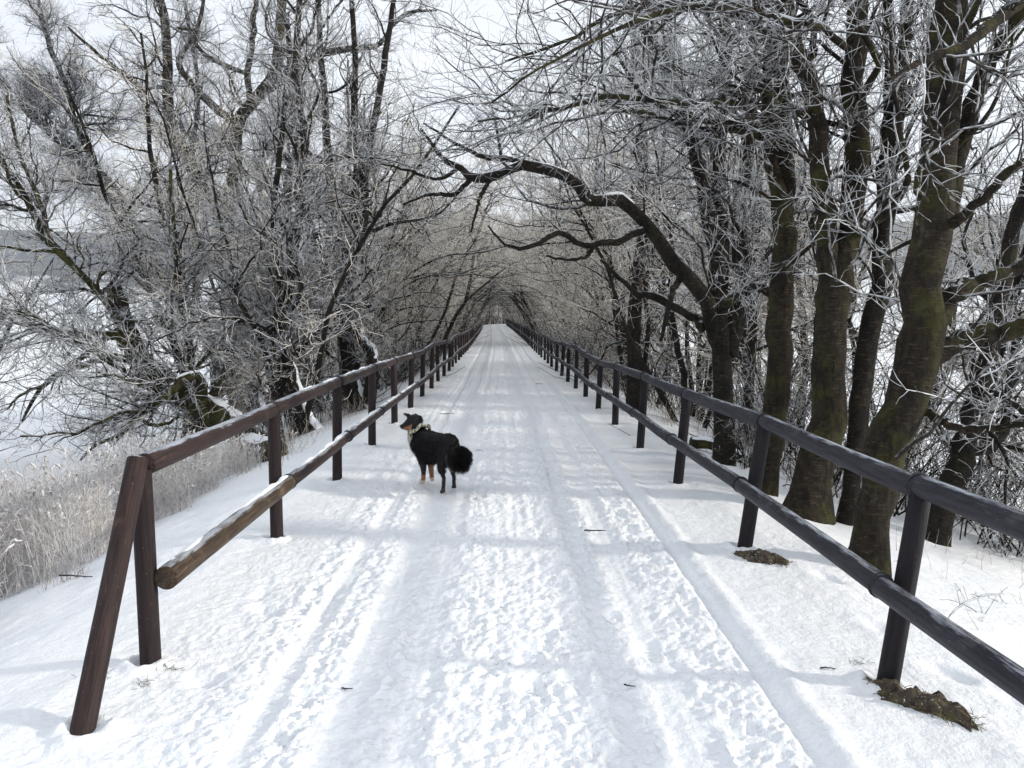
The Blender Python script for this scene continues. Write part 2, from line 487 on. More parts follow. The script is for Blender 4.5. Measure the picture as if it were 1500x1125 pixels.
def log_mesh(geo_mats, a, b, r, rng, sides=14, K=12, sag=0.0, origin=None, name='rail', parent=None, taper=.96):
    """one round log from a to b, built along local +y so the grain runs along it"""
    a = np.array(a, float); b = np.array(b, float)
    L = np.linalg.norm(b - a)
    y = np.linspace(0, L, K)
    P = np.stack([.004 * np.sin(y * 2.1 + rng.rand() * 6), y, .004 * np.sin(y * 1.7 + rng.rand() * 6) - sag * np.sin(y / L * PI)], -1)
    rr = r * np.linspace(1, taper, K) * (1 + .02 * (rng.rand(K) - .5))
    P2 = np.vstack([P[:1], P, P[-1:]]); P2[0, 1] -= .006; P2[-1, 1] += .006
    rr2 = np.concatenate([[rr[0] * .9], rr, [rr[-1] * .9]])
    g = Geo(); g.tubes(P2[None], rr2[None], sides, cap=True)
    o = g.build(name, geo_mats, parent)
    d = Vector(b - a).normalized()
    o.rotation_mode = 'QUATERNION'
    o.rotation_quaternion = d.to_track_quat('Y', 'Z')
    o.location = Vector(a) - (Vector(parent.location) if parent else Vector((0, 0, 0)))
    return o

def strap(parent_obj, L, r):
    a = np.linspace(0, 2 * PI, 25)
    g = Geo(); P = np.stack([np.cos(a) * (r + .0035), np.full(25, L), np.sin(a) * (r + .0035)], -1)
    g.tubes(P[None], np.full((1, 25), .006), 5)
    return g.build('strap', [M_STRAP], parent_obj)

def snow_strip(parent_obj, L, r, rng, cover=.6, fx=-.25):
    """patchy crust of snow lying along the top of a log (local y along the log)"""
    n = max(24, int(L / .02)); y = np.linspace(.03, L - .03, n); k = 9
    th = np.linspace(-.62, .5, k) + fx
    N = fbm(y[:, None] * 6 + rng.rand() * 50, th[None, :] * 1.3 + rng.rand() * 50, 3, 5)
    edge = np.cos((np.arange(k) / (k - 1) - .5) * PI) ** .6
    h = (N - (1 - cover) * .75) * edge[None, :] * .05 - .004
    h = np.clip(h, -.006, .012)
    rad = r + h
    V = np.stack([np.sin(th)[None, :] * rad, np.repeat(y[:, None], k, 1), np.cos(th)[None, :] * rad], -1).reshape(-1, 3)
    idx = np.arange(n * k).reshape(n, k)
    q = np.stack([idx[:-1, :-1], idx[:-1, 1:], idx[1:, 1:], idx[1:, :-1]], -1).reshape(-1, 4)
    return new_obj('snow_crust', make_mesh('snow_crust', V, [q], [M_CAP]), parent_obj)

def build_fence(side):
    rng = np.random.RandomState(11 if side < 0 else 12)
    left = side < 0
    st = fence_line(side, 3.53 if left else 3.30 - 2 * 2.055, 139)
    base = st[0] if left else st[2]
    label = ('left-hand brown log fence starting with a slanting brace log beside the snowy path' if left
             else 'right-hand dark grey log fence with its posts leaning slightly outward')
    t = thing('log_fence', (base[0], base[1], 0), label, 'fence', 'log fences lining the path')
    O = np.array(t.location)
    mp_, mr_ = (M_POSTL, M_RAILL) if left else (M_POSTR, M_RAILR)
    tops = []; lows = []
    leans = [0.135, 0.135, .135, .15, .09, .06] if not left else [-.006, -.01, .02]
    for i, (x, y, tg) in enumerate(st):
        nr = np.array([tg[1], -tg[0]])
        z0 = float(path_cz(y)) + gz(x, y) - float(path_cz(y)) if False else gz(x, y)
        lean = leans[i] if i < len(leans) else rng.uniform(-.02, .05)
        jit = rng.uniform(-.02, .02) if i > 4 else 0
        H = (.942 if left else .885) + float(path_cz(y)) - 0
        wave = .025 * math.sin(i * 1.3 + side) + (.02 * rng.randn() if i > 3 else 0)
        top = np.array([x + nr[0] * (lean + jit), y + nr[1] * (lean + jit), H + wave])
        bot = np.array([x, y, z0 - .25])
        bot = bot - (top - bot) * 0.0
        pm = mp_
        if left and i in (7, 12, 14, 15, 16, 17): pm = M_RAILL
        log_mesh([pm], bot, top - np.array([0, 0, .015]), rng.uniform(.046, .051), rng, sides=18 if i < 7 else 10, K=8, name='post', parent=t)
        tops.append(top)
        inner = -1 if not left else 1
        ml = .49 if i > 0 else .5
        frac = (.455 - .0 - bot[2] + float(path_cz(y))) / (top[2] - bot[2])
        pnt = bot + (top - bot) * frac
        off = .098 if not left else .095
        lows.append(np.array([pnt[0] + inner * nr[0] * off, pnt[1] + inner * nr[1] * off, (.425 if left else .45) + float(path_cz(y)) + .6 * wave]))
    for i in range(len(st) - 1):
        near = i < 9
        a, b = tops[i].copy(), tops[i + 1].copy()
        if left and i == 0: a[1] += .035
        dz = np.array([0, 0, .012])
        r = .052
        o = log_mesh([mr_], a + dz, b + dz, r, rng, sides=20 if near else 10, K=14 if near else 4, sag=rng.uniform(-.004, .012), name='top_rail', parent=t, taper=rng.uniform(.93, 1.0))
        if near and i > 0: strap(o, .012, r)
        if near and left and i in (1, 2, 3, 4): snow_strip(o, 2.05, r, rng, .35)
        a, b = lows[i].copy(), lows[i + 1].copy()
        m = [mr_]; r = .050
        if left and i == 0: m = [M_RAILW]; a = a - .01 * norm(b - a); r = .056
        o = log_mesh(m, a, b, r, rng, sides=20 if near else 10, K=14 if near else 4, sag=rng.uniform(-.002, .01), name='lower_rail', parent=t, taper=rng.uniform(.93, 1.0))
        if near and i > 0: strap(o, .012, r)
        if left and i == 0: o['label'] = 'weathered yellowish lower rail with snow patches'
        if left and i < 5: snow_strip(o, 2.05, r, rng, .62 if i == 0 else .55)
    if left:
        # slanting brace log at the near end
        head_ = tops[0] + np.array([.004, -.050, .052])
        foot = unproject(120, 1078, ground_hit(120, 1070)); dd_ = foot - head_; foot = foot + dd_ / abs(dd_[2]) * .22
        head = tops[0] + np.array([.004, -.050, .052])
        o = log_mesh([M_RAILL], foot, head, .047, rng, sides=20, K=16, name='brace', parent=t, taper=.97)
        o['label'] = 'slanting brace log at the near end of the fence'
    return t
FENCE_L = build_fence(-1.635)
FENCE_R = build_fence(1.655)

# ------------------------------------------------------------------ tree growth
def spawn(P, R, per_m, rng, t0=.15, t1=1.0, lf=(.3, .6), lmin=.05, lmax=3.0, ang=(35, 75), trop=(0, 0, .12), wig=.16, K=6, rf=.62, rl=.012, taper=.75, rmin=.0, side=None, flat=0):
    """children of polylines P [N,K,3]"""
    N, Kp = P.shape[:2]
    if N == 0: return np.zeros((0, K, 3)), np.zeros((0, K))
    seg = np.linalg.norm(P[:, 1:] - P[:, :-1], axis=-1); L = seg.sum(1)
    cnt = rng.poisson(L * per_m * (t1 - t0))
    ip = np.repeat(np.arange(N), cnt); n = len(ip)
    if n == 0: return np.zeros((0, K, 3)), np.zeros((0, K))
    t = rng.uniform(t0, t1, n)
    s = t * (Kp - 1); i = np.minimum(s.astype(int), Kp - 2); f = (s - i)[:, None]
    p = P[ip, i] * (1 - f) + P[ip, i + 1] * f
    rr = R[ip, i] * (1 - f[:, 0]) + R[ip, i + 1] * f[:, 0]
    T = norm(P[ip, i + 1] - P[ip, i])
    rnd = rng.randn(n, 3)
    if side is not None: rnd = rnd + np.array(side)
    perp = norm(rnd - (rnd * T).sum(-1, keepdims=True) * T)
    a = np.radians(rng.uniform(ang[0], ang[1], n))[:, None]
    D = norm(np.cos(a) * T + np.sin(a) * perp)
    ln = np.clip(L[ip] * rng.uniform(lf[0], lf[1], n) * (1.15 - .7 * t), lmin, lmax) * rng.uniform(.6, 1.15, n)
    r0 = np.maximum(np.minimum(rr * rf, ln * rl + .0015), rmin)
    out = np.empty((n, K, 3)); out[:, 0] = p; cur = p.copy(); step = (ln / (K - 1))[:, None]
    tr = np.array(trop)[None]
    for k in range(1, K):
        D = norm(D + wig * rng.randn(n, 3) + tr)
        cur = cur + D * step; out[:, k] = cur
    rad = r0[:, None] * (1 - taper * np.linspace(0, 1, K)[None])
    return out, np.maximum(rad, rmin * .7)

def prune(P, R, fn):
    if len(P) == 0: return P, R
    k = ~fn(P[:, 1:]).any(1)
    return P[k], R[k]

def tunnel(p):          # free space above the path and round the viewer
    u = np.abs(p[..., 0] - path_cx(p[..., 1]))
    d = np.linalg.norm(p - C_POS, axis=-1)
    near = d < 3.2
    return ((u < 1.9) & (p[..., 2] < 2.5)) | near | (p[..., 2] < ground_z(p[..., 0], p[..., 1], False) + .02)

def grow_crown(stems, rng, dens=1.0, l1=(1.5, .9, 2.8), trop1=(0, 0, .10), prune_fn=tunnel, l1side=None, fine=1.0, t0=.25, rt=.0026, extra=None, far=False):
    """stems: list of (P[K,3], R[K]); returns limb arrays by level"""
    P0 = np.stack([s[0] for s in stems]); R0 = np.stack([s[1] for s in stems])
    L1 = spawn(P0, R0, l1[0] * dens, rng, t0=t0, lf=(.15, .5), lmin=l1[1], lmax=l1[2], ang=(35, 80), trop=trop1, wig=.26, K=12, rf=.6, rl=.017, side=l1side)
    L1 = prune(*L1, prune_fn)
    src = [(L1, 4.6), ((P0, R0), 1.6)]
    if extra: src.append(((np.stack([s[0] for s in extra]), np.stack([s[1] for s in extra])), 4.6))
    L2 = [spawn(p, r, m * dens, rng, t0=.14 if m > 2 else t0, lf=(.35, .8), lmin=.4, lmax=1.8, ang=(25, 70), trop=trop1, wig=.26, K=10, rf=.6, rl=.0105, rmin=rt * 1.5) for (p, r), m in src]
    L2 = (np.concatenate([x[0] for x in L2]), np.concatenate([x[1] for x in L2]))
    L2 = prune(*L2, prune_fn)
    L3 = []
    for (p, r), m in ((L2, 6.5), (L1, 4.0)):
        L3.append(spawn(p, r, m * dens ** .5 * fine, rng, t0=.12, lf=(.3, .8), lmin=.2, lmax=.8, ang=(22, 62), trop=(0, 0, .05), wig=.26, K=5 if far else 7, rf=.7, rl=.010, rmin=rt))
    L3 = (np.concatenate([x[0] for x in L3]), np.concatenate([x[1] for x in L3]))
    L3 = prune(*L3, prune_fn)
    L4 = spawn(*L3, 9 * fine, rng, t0=.12, lf=(.2, .5), lmin=.04, lmax=.22, ang=(28, 62), wig=.25, trop=(0, 0, .05), K=3 if far else 4, rf=.9, rl=.014, rmin=rt * .75)
    L4 = prune(*L4, prune_fn)
    return L1, L2, L3, L4

def build_tree(name, base, label, cat, group, stems, rng, bark, limbs=(), snow=(), twig=None, **kw):
    """stems/limbs: list of (P, R) in world space"""
    t = thing(name, tuple(base), label, cat, group)
    g = Geo()
    for P, R in stems: g.tubes(P[None], R[None], 14, lump=.10, rng=rng, cap=True)
    for P, R in limbs: g.tubes(P[None], R[None], 9, lump=.10, rng=rng, cap=True)
    L1, L2, L3, L4 = grow_crown(stems, rng, extra=list(limbs), **kw)
    print('HERO', name, len(L1[0]), len(L2[0]), len(L3[0]), len(L4[0]))
    g.tubes(L1[0], L1[1], 6, 0, lump=.08, rng=rng)
    g.build('trunk', [bark], t, base)
    c = Geo()
    c.tubes(L2[0], L2[1], 4, 0)
    c.tubes(L3[0], L3[1], 3, 1)
    c.tubes(L4[0], L4[1], 3, 1)
    c.build('crown', [M_BRANCH, twig or M_TWIG], t, base)
    for P, R in snow:                       # ridges of snow lying on limbs
        s = Geo(); P = P.copy(); s.tubes(P[None], R[None], 10, lump=.12, rng=rng, cap=True); s.build('snow_ridge', [M_CAP], t, base)
    return t

def poly(pts, d0, K=22, rng=None, wob=.012, widths=True):
    """pts: (px, py, width_px[, depth offset]) measured on the photograph, put at real distance d0 (+ offset)"""
    A = []; R = []
    for q in pts:
        d = d0 + (q[3] if len(q) > 3 else 0)
        A.append(unproject(q[0], q[1], d)); R.append(q[2] * d / F_REF / 2)
    P = catmull(A, K); R = np.interp(np.linspace(0, 1, K), np.linspace(0, 1, len(R)), R)
    if rng is not None: P[1:-1] += rng.randn(K - 2, 3) * wob * np.clip(R[1:-1, None] * 12, .2, 1.2)
    return P, R

def root(stem):
    """flare and sink the foot of a stem"""
    P, R = stem
    dz = P[1] - P[0]
    foot = P[0] - np.array([0, 0, .35]) - np.array([dz[0], dz[1], 0]) * .3
    P = np.vstack([foot, P]); R = np.concatenate([[R[0] * 1.35], R]); R = R.copy(); R[1] *= 1.12
    return P, R

def hero(spec, seed, bark=M_BARK, limb_specs=(), snow_on=(), d=None, **kw):
    rng = np.random.RandomState(seed)
    b = spec['base']; d0 = d or ground_hit(*b)
    base = unproject(b[0], b[1], d0)
    stems = []
    for k, s in enumerate(spec['stems']):
        P, R = poly(s, d0, 26, rng)
        if k == 0 or spec.get('rooted'): P, R = root((P, R))
        else: P = np.vstack([P[0], P]); R = np.concatenate([[R[0]], R])
        stems.append((P, R))
    K = stems[0][0].shape[0]
    limbs = []
    for s in limb_specs:
        P, R = poly(s, d0, 22, rng, .02); limbs.append((P, R))
    snow = []
    for (li, a, b_, w) in snow_on:
        P, R = limbs[li] if li >= 0 else stems[-li - 1]
        n = len(P); i0, i1 = int(a * (n - 1)), int(b_ * (n - 1)) + 1
        Q = catmull(P[i0:i1], 24); RR = np.interp(np.linspace(0, 1, 24), np.linspace(0, 1, i1 - i0), R[i0:i1])
        off = np.array(w[:3]) if len(w) > 1 else np.array([0, 0, 1.0])
        f = w[-1]
        taper = np.sin(np.linspace(.12, PI - .12, 24)) ** .5
        snow.append((Q + off[None] * (RR * (1.02 - .55 * f))[:, None], RR * f * taper * (1 + .25 * (rng.rand(24) - .5))))
    return build_tree(spec['name'], base, spec['label'], spec['cat'], spec.get('group'), stems, rng, bark, limbs, snow, **kw)

RT = 'large trees behind the right fence'
# --- right-hand trees
hero(dict(name='forked_tree', base=(1190, 757), cat='tree', group=RT,
     label='thick mossy tree trunk forking at head height into two tall stems behind the right fence',
     stems=[[(1181, 757, 74), (1193, 700, 55), (1204, 650, 50), (1215, 593, 47), (1217, 520, 46), (1221, 450, 48), (1231, 400, 40), (1243, 350, 32, .05), (1251, 300, 32, .1), (1253, 200, 35, .1), (1250, 110, 33, .1), (1256, 20, 32, .1), (1262, -120, 26, .1), (1275, -330, 18, 0)],
            [(1216, 460, 38), (1212, 400, 34), (1210, 350, 28), (1209, 305, 26), (1200, 220, 28), (1191, 140, 28, -.1), (1168, 70, 24, -.2), (1150, 10, 21, -.3), (1110, -90, 17, -.6), (1060, -200, 11, -1)]]),
     21, M_BARK,
     [[(1180, 110, 12, -.1), (1192, 60, 9, .1), (1185, 20, 8, .1), (1150, -20, 6, 0)],
      [(1210, 300, 8), (1190, 320, 8, .3), (1192, 350, 7, .4), (1165, 380, 5, .5), (1140, 400, 4, .6)],
      [(1240, 70, 11), (1200, 40, 9, -.3), (1120, 20, 9, -.9), (1010, 10, 8, -1.4), (900, 45, 6, -1.7), (800, 95, 4, -1.9), (720, 150, 3, -2)]],
     fine=.9, rt=.0020, dens=2.0, t0=.40, trop1=(-.03, -.01, .0), l1side=(-.5, -.2, 0))
hero(dict(name='twin_stem_tree', base=(1122, 722), cat='tree', group=RT,
     label='slim olive trunk splitting into two close parallel stems, left of the forked tree',
     stems=[[(1114, 722, 46), (1128, 664, 33), (1137, 593, 35), (1140, 522, 33), (1142, 450, 35), (1144, 330, 34), (1140, 270, 24), (1131, 213, 24), (1127, 107, 20), (1132, 40, 20), (1136, -60, 17), (1142, -200, 14)],
            [(1148, 350, 22), (1154, 280, 22), (1152, 213, 20), (1149, 150, 18), (1144, 71, 16), (1138, 10, 16), (1120, -90, 13), (1100, -200, 10)]]),
     22, M_BARK,
     [[(1130, 60, 12), (1080, 20, 12, -.6), (1000, 0, 10, -1.2), (900, 20, 7, -1.6), (830, 60, 5, -1.8), (740, 90, 3, -2)],
      [(1130, 180, 9), (1080, 150, 9, -.3), (1000, 150, 8, -.8), (905, 142, 8, -1.2), (873, 146, 7, -1.4), (820, 160, 6, -1.6), (767, 171, 4, -1.7), (699, 178, 2.5, -1.8)],
      [(1143, 440, 10), (1110, 420, 14, .3), (1085, 430, 14, .6), (1060, 445, 12, 1)]],
     fine=.9, rt=.0021, dens=2.2, t0=.42, trop1=(-.05, 0, -.005), l1side=(-.6, 0, 0))
hero(dict(name='leaning_tree', base=(1270, 832), cat='tree', group=RT,
     label='thickest mossy trunk leaning right behind the nearest right fence post, with heavy limbs',
     stems=[[(1270, 832, 60), (1274, 771, 51), (1285, 718, 54), (1302, 657, 58), (1324, 593, 55), (1340, 522, 60), (1352, 451, 60), (1368, 320, 56), (1377, 213, 50), (1384, 107, 50), (1391, 20, 42), (1396, -100, 36), (1400, -260, 26)],
            [(1388, 330, 34, .05), (1402, 240, 24, .1), (1432, 130, 22, .1), (1470, 60, 20, 0), (1520, -20, 16, -.2), (1590, -120, 12, -.5)]]),
     23, M_BARK,
     [[(1350, 540, 30), (1400, 503, 32, .1), (1440, 490, 30, .1), (1500, 480, 27, 0), (1580, 470, 20, -.2)],
      [(1370, 470, 34), (1400, 430, 28, .1), (1430, 418, 25, .2), (1470, 400, 20, .2), (1530, 370, 16, .2)],
      [(1300, 118, 4, -.9), (1360, 85, 12, -.8), (1409, 67, 16, -.7), (1460, 30, 18, -.4), (1510, -10, 20, -.2)],
      [(1345, 600, 14), (1400, 625, 13, -.2), (1450, 628, 11, -.4), (1520, 620, 9, -.7)],
      [(1375, 340, 16), (1430, 300, 14, -.3), (1480, 250, 12, -.6), (1540, 220, 9, -.9)]],
     fine=.85, rt=.0021, dens=1.6, t0=.24, trop1=(.01, -.02, -.02), l1side=(.7, -.6, 0))
hero(dict(name='thin_dark_tree', base=(1238, 768), cat='tree', group=RT,
     label='thin dark stem rising between the forked tree and the thick leaning trunk',
     stems=[[(1236, 768, 24), (1254, 650, 27), (1262, 560, 27), (1275, 480, 28), (1290, 420, 30), (1297, 330, 27), (1303, 250, 29), (1309, 180, 30), (1305, 100, 17), (1303, 0, 16), (1300, -120, 12)],
            [(1312, 190, 20), (1320, 120, 19), (1326, 60, 18), (1329, 0, 17), (1336, -110, 13)]]),
     24, M_BARKD, dens=1.7, t0=.3)
hero(dict(name='slanting_tree', base=(1372, 793), cat='tree', group=RT,
     label='slender dark tree slanting right, standing in the snow right of the thickest trunk',
     stems=[[(1370, 793, 38), (1385, 730, 33), (1410, 660, 33), (1430, 600, 28), (1447, 520, 26), (1464, 440, 24), (1482, 350, 21), (1508, 250, 18), (1530, 130, 14), (1545, 0, 10)],
            [(1372, 780, 16), (1395, 690, 15), (1418, 640, 14, .2), (1440, 590, 16, .4), (1475, 480, 14, .5), (1500, 380, 12, .5), (1530, 260, 9, .5)]]),
     25, M_BARKD, dens=1.4, t0=.2)
hero(dict(name='arching_tree', base=(1062, 680), cat='tree', group=RT,
     label='dark many-stemmed tree whose long crooked snow-topped limb arches left over the path',
     stems=[[(1060, 680, 30), (1058, 560, 28), (1052, 450, 30), (1052, 350, 27), (1050, 280, 23), (1057, 180, 20), (1063, 80, 18), (1066, -20, 16), (1070, -140, 12)],
            [(1065, 520, 26), (1088, 430, 28), (1085, 330, 26), (1093, 240, 22), (1098, 150, 19), (1101, 50, 16), (1106, -60, 12)],
            [(1050, 500, 26), (1030, 430, 23, -.1), (1005, 405, 21, -.2), (991, 389, 21, -.2), (959, 345, 19, -.3), (934, 313, 18, -.3), (909, 293, 20, -.3), (877, 293, 18, -.4), (859, 290, 19, -.4), (848, 274, 15, -.4), (827, 256, 15, -.5), (802, 249, 15, -.5), (770, 242, 16, -.5), (745, 249, 13, -.6), (720, 261, 15, -.6), (692, 261, 14, -.6), (674, 245, 9, -.6), (649, 235, 7, -.7), (635, 213, 5, -.7), (616, 188, 3, -.8)],
            [(1052, 420, 24), (1045, 350, 20), (1020, 230, 18, -.2), (998, 153, 17, -.3), (973, 89, 15, -.4), (950, 50, 14, -.5), (915, -5, 12, -.6), (880, -80, 9, -.8)]]),
     26, M_BARKD,
     [[(775, 243, 10, -.5), (745, 232, 8, -.5), (715, 230, 8, -.5), (690, 222, 6, -.6), (660, 205, 4, -.7), (620, 180, 3, -.8)],
      [(945, 335, 12, -.3), (915, 350, 11, -.5), (883, 356, 10, -.6), (855, 360, 9, -.7), (819, 340, 9, -.8), (773, 362, 7, -.9), (741, 358, 4, -1), (715, 330, 3, -1)],
      [(1030, 480, 15), (1011, 463, 14, .2), (961, 435, 12, .4), (935, 430, 9, .5), (900, 400, 6, .5), (880, 380, 4, .5)],
      [(870, 355, 7, -.6), (860, 375, 6, -.7), (832, 380, 5, -.8), (800, 375, 3, -.9)],
      [(690, 262, 8, -.6), (665, 285, 7, -.6), (630, 285, 5, -.7), (590, 300, 3, -.8)],
      [(720, 262, 7, -.6), (705, 285, 6, -.7), (697, 310, 4, -.8), (690, 340, 3, -.9)],
      [(674, 246, 6, -.6), (640, 262, 5, -.7), (600, 250, 4, -.9), (560, 240, 3, -1)],
      [(1000, 400, 10, -.1), (985, 430, 9, -.3), (975, 470, 7, -.4), (968, 500, 5, -.4)]],
     snow_on=[(-3, .50, .66, (0, 0, 1, .5)), (-3, .30, .42, (0, 0, 1, .55)), (-3, .68, .80, (0, 0, 1, .42)), (0, .05, .5, (0, 0, 1, .5))],
     dens=1.7, t0=.16, trop1=(-.03, 0, .04))
hero(dict(name='straight_tree', base=(926, 603), cat='tree', group=RT,
     label='narrow dark straight trunk behind the right fence, below the snow-topped arching limb',
     stems=[[(926, 603, 26), (928, 573, 22), (929, 484, 20), (933, 413, 18), (942, 360, 16), (938, 289, 15), (942, 235, 14), (938, 150, 12), (930, 60, 10), (920, -60, 8)],
            [(940, 560, 8), (950, 480, 7), (945, 430, 6), (955, 380, 6), (965, 300, 5), (975, 180, 5), (985, 60, 4)]]),
     27, M_BARKD, dens=1.5, t0=.2)

LT = 'large trees behind the left fence'
hero(dict(name='leaning_tree', base=(388, 660), cat='tree', group=LT,
     label='mossy tree leaning far left off the bank, drooping limbs over the snowy field',
     stems=[[(390, 664, 48), (352, 634, 46), (315, 608, 43), (275, 580, 38), (235, 555, 35), (203, 527, 34), (186, 482, 22), (160, 445, 12), (118, 400, 9), (74, 358, 9), (53, 320, 9), (28, 274, 8), (0, 235, 7), (-50, 170, 5)],
            [(192, 505, 30), (180, 465, 26), (171, 438, 23), (169, 424, 20)]]),
     31, M_BARKM,
     [[(188, 492, 14), (171, 492, 14, -.1), (107, 490, 15, -.3), (60, 483, 13, -.4), (36, 465, 10, -.5), (0, 462, 8, -.6), (-60, 440, 5, -.7)],
      [(205, 528, 11), (153, 524, 10, -.2), (128, 533, 9, -.3), (96, 543, 8, -.4), (71, 558, 7, -.5), (53, 579, 6, -.5), (32, 618, 3, -.6)],
      [(178, 480, 8), (142, 504, 8, -.3), (107, 533, 7, -.5), (71, 561, 5, -.6), (30, 580, 4, -.7), (10, 600, 2.5, -.8)],
      [(300, 600, 16), (292, 554, 14, -.3), (263, 561, 14, -.5), (245, 579, 13, -.6), (220, 593, 12, -.7), (199, 607, 9, -.8), (178, 636, 7, -.9), (142, 650, 5, -.9), (117, 675, 3, -1)],
      [(290, 585, 13), (278, 547, 11), (277, 511, 10), (270, 469, 9), (263, 415, 8), (255, 340, 7), (250, 250, 5)],
      [(200, 607, 7, -.8), (215, 620, 7, -.8), (240, 622, 5, -.7), (262, 610, 4, -.7)],
      [(300, 590, 10), (320, 560, 8, .1), (335, 530, 6, .1), (345, 490, 4, .1)],
      [(72, 356, 8), (60, 300, 7), (30, 230, 5), (10, 140, 4)]],
     snow_on=[(-1, .04, .24, (.25, 0, .95, .5)), (0, .2, .5, (0, 0, 1, .45)), (3, .1, .4, (0, 0, 1, .45))],
     dens=2.4, t0=.24, trop1=(-.03, -.01, .02))
hero(dict(name='forked_tree', base=(358, 612), cat='tree', group=LT,
     label='tall mossy trunk forking into two crooked stems behind the second left fence post',
     stems=[[(360, 612, 50), (356, 580, 38), (352, 522, 30), (344, 450, 28), (333, 380, 27), (331, 330, 26), (334, 309, 20), (345, 249, 19), (347, 185, 18), (373, 146, 18), (398, 117, 17), (409, 71, 14), (412, 0, 13), (416, -120, 10)],
            [(330, 350, 24), (322, 320, 20), (306, 302, 19), (284, 242, 18), (260, 210, 17), (249, 178, 16), (245, 124, 15), (245, 71, 13), (240, 20, 12), (228, -20, 11), (215, -140, 8)]]),
     32, M_BARK,
     [[(405, 112, 12), (445, 92, 11, -.2), (473, 78, 10, -.4), (536, 68, 9, -.8), (556, 64, 7, -1), (590, 22, 5, -1.2), (640, 15, 3, -1.5)],
      [(249, 160, 9), (235, 156, 8), (213, 139, 7, -.1), (192, 117, 7, -.2), (171, 100, 6, -.3), (142, 78, 5, -.4), (100, 40, 3, -.5)],
      [(340, 176, 12), (309, 153, 11, .1), (277, 117, 10, .2), (262, 90, 8, .2), (290, 40, 6, .2), (300, -30, 5, .2)],
      [(366, 150, 9), (363, 105, 9), (370, 60, 8), (375, 0, 7), (378, -60, 5)],
      [(364, 108, 7), (320, 90, 7, -.2), (290, 70, 6, -.3), (285, 45, 5, -.3), (255, 42, 4, -.3)],
      [(300, 300, 8), (296, 325, 8, -.3), (260, 320, 8, -.6), (230, 335, 6, -.8), (190, 360, 4, -1)]],
     dens=1.4, t0=.22, trop1=(-.03, 0, .03))
hero(dict(name='split_tree', base=(372, 606), cat='tree', group=LT,
     label='slim tree with a strip of bare yellow wood beside the tall forked trunk',
     stems=[[(374, 606, 18), (370, 560, 15), (380, 525, 14), (389, 490, 12), (396, 445, 12), (398, 391, 11), (391, 320, 11), (377, 256, 10), (382, 240, 10), (405, 199, 9), (425, 150, 7), (432, 60, 6), (440, -50, 5)],
            [(396, 430, 8), (405, 380, 8), (412, 330, 8), (420, 260, 8), (433, 210, 6), (440, 120, 5), (436, 0, 4)]]),
     33, M_BARKD, dens=1.6, t0=.22)
hero(dict(name='snowy_tree', base=(455, 632), cat='tree', group=LT,
     label='curved slim trunk with snow stuck down its right side, beyond the second left post',
     stems=[[(458, 632, 28), (442, 600, 22), (431, 560, 17), (423, 520, 14), (420, 480, 14), (425, 400, 13), (440, 300, 12), (446, 200, 10), (432, 100, 9), (440, 0, 7), (450, -80, 5)],
            [(415, 640, 14), (408, 600, 12), (404, 550, 14), (402, 500, 12), (410, 420, 10), (400, 330, 9), (408, 240, 8), (418, 140, 6)]], rooted=True),
     34, M_BARKD,
     snow_on=[(-1, .02, .34, (.85, -.35, .3, .62)), (-2, .02, .16, (.85, -.35, .3, .6)), (-1, .36, .46, (.85, -.35, .3, .4))],
     dens=1.6, t0=.22)
hero(dict(name='bushy_tree', base=(528, 600), cat='tree', group=LT,
     label='dark tree with upright stems and a snow-covered stub behind the fourth left post',
     stems=[[(528, 604, 32), (512, 540, 24), (504, 460, 21), (511, 385, 21), (508, 348, 24), (493, 322, 14), (484, 266, 12), (479, 200, 11), (470, 80, 9), (464, -30, 7)],
            [(511, 370, 16), (519, 303, 13), (523, 255, 12), (519, 199, 11), (520, 100, 9), (514, -30, 7)],
            [(510, 380, 16), (534, 318, 13), (534, 273, 12), (542, 210, 11), (562, 100, 9), (578, -10, 7)],
            [(522, 545, 18), (493, 460, 15), (474, 396, 14), (452, 320, 13), (440, 262, 12), (428, 150, 9), (420, 20, 7)]]),
     35, M_BARKD,
     [[(538, 590, 18, -.2), (545, 550, 20, -.2), (541, 515, 17, -.2), (529, 492, 13, -.2), (522, 478, 8, -.1)]],
     snow_on=[(0, .1, .97, (.6, -.3, .7, .55)), (-1, .03, .16, (.85, -.4, .2, .45))],
     dens=1.7, t0=.2)
hero(dict(name='slanting_tree', base=(345, 600), cat='tree', group=LT,
     label='long dark trunk slanting up to the far left behind the forked tree',
     stems=[[(352, 600, 24), (338, 568, 18), (302, 497, 18), (249, 426, 16), (213, 368, 16), (171, 284, 18), (135, 249, 18), (89, 206, 15), (46, 167, 13), (10, 130, 10), (-50, 70, 7)],
            [(150, 262, 10), (110, 180, 9), (100, 130, 8), (70, 60, 7), (50, -30, 5)],
            [(280, 470, 10), (290, 400, 9), (282, 320, 8), (280, 250, 7), (290, 130, 6), (270, 0, 5)]]),
     36, M_BARKD, dens=2.6, t0=.2, trop1=(-.03, 0, .03), d=ground_hit(358, 612) + .8)

# bare strip of wood on the split tree
for o in list(bpy.data.objects):
    if o.name.startswith('split_tree'):
        d0 = ground_hit(372, 606)
        P, R = poly([(373, 575, 11, -.06), (376, 545, 12, -.07), (385, 515, 11, -.07), (393, 470, 9, -.06), (397, 438, 5, -.05)], d0, 18)
        g = Geo(); g.tubes(P[None], R[None], 9, lump=.2, rng=np.random.RandomState(4), cap=True)
        s = g.build('bare_wood', [M_BARE], o, np.array(o.location)); s['label'] = 'yellow bare wood where the bark has split off'

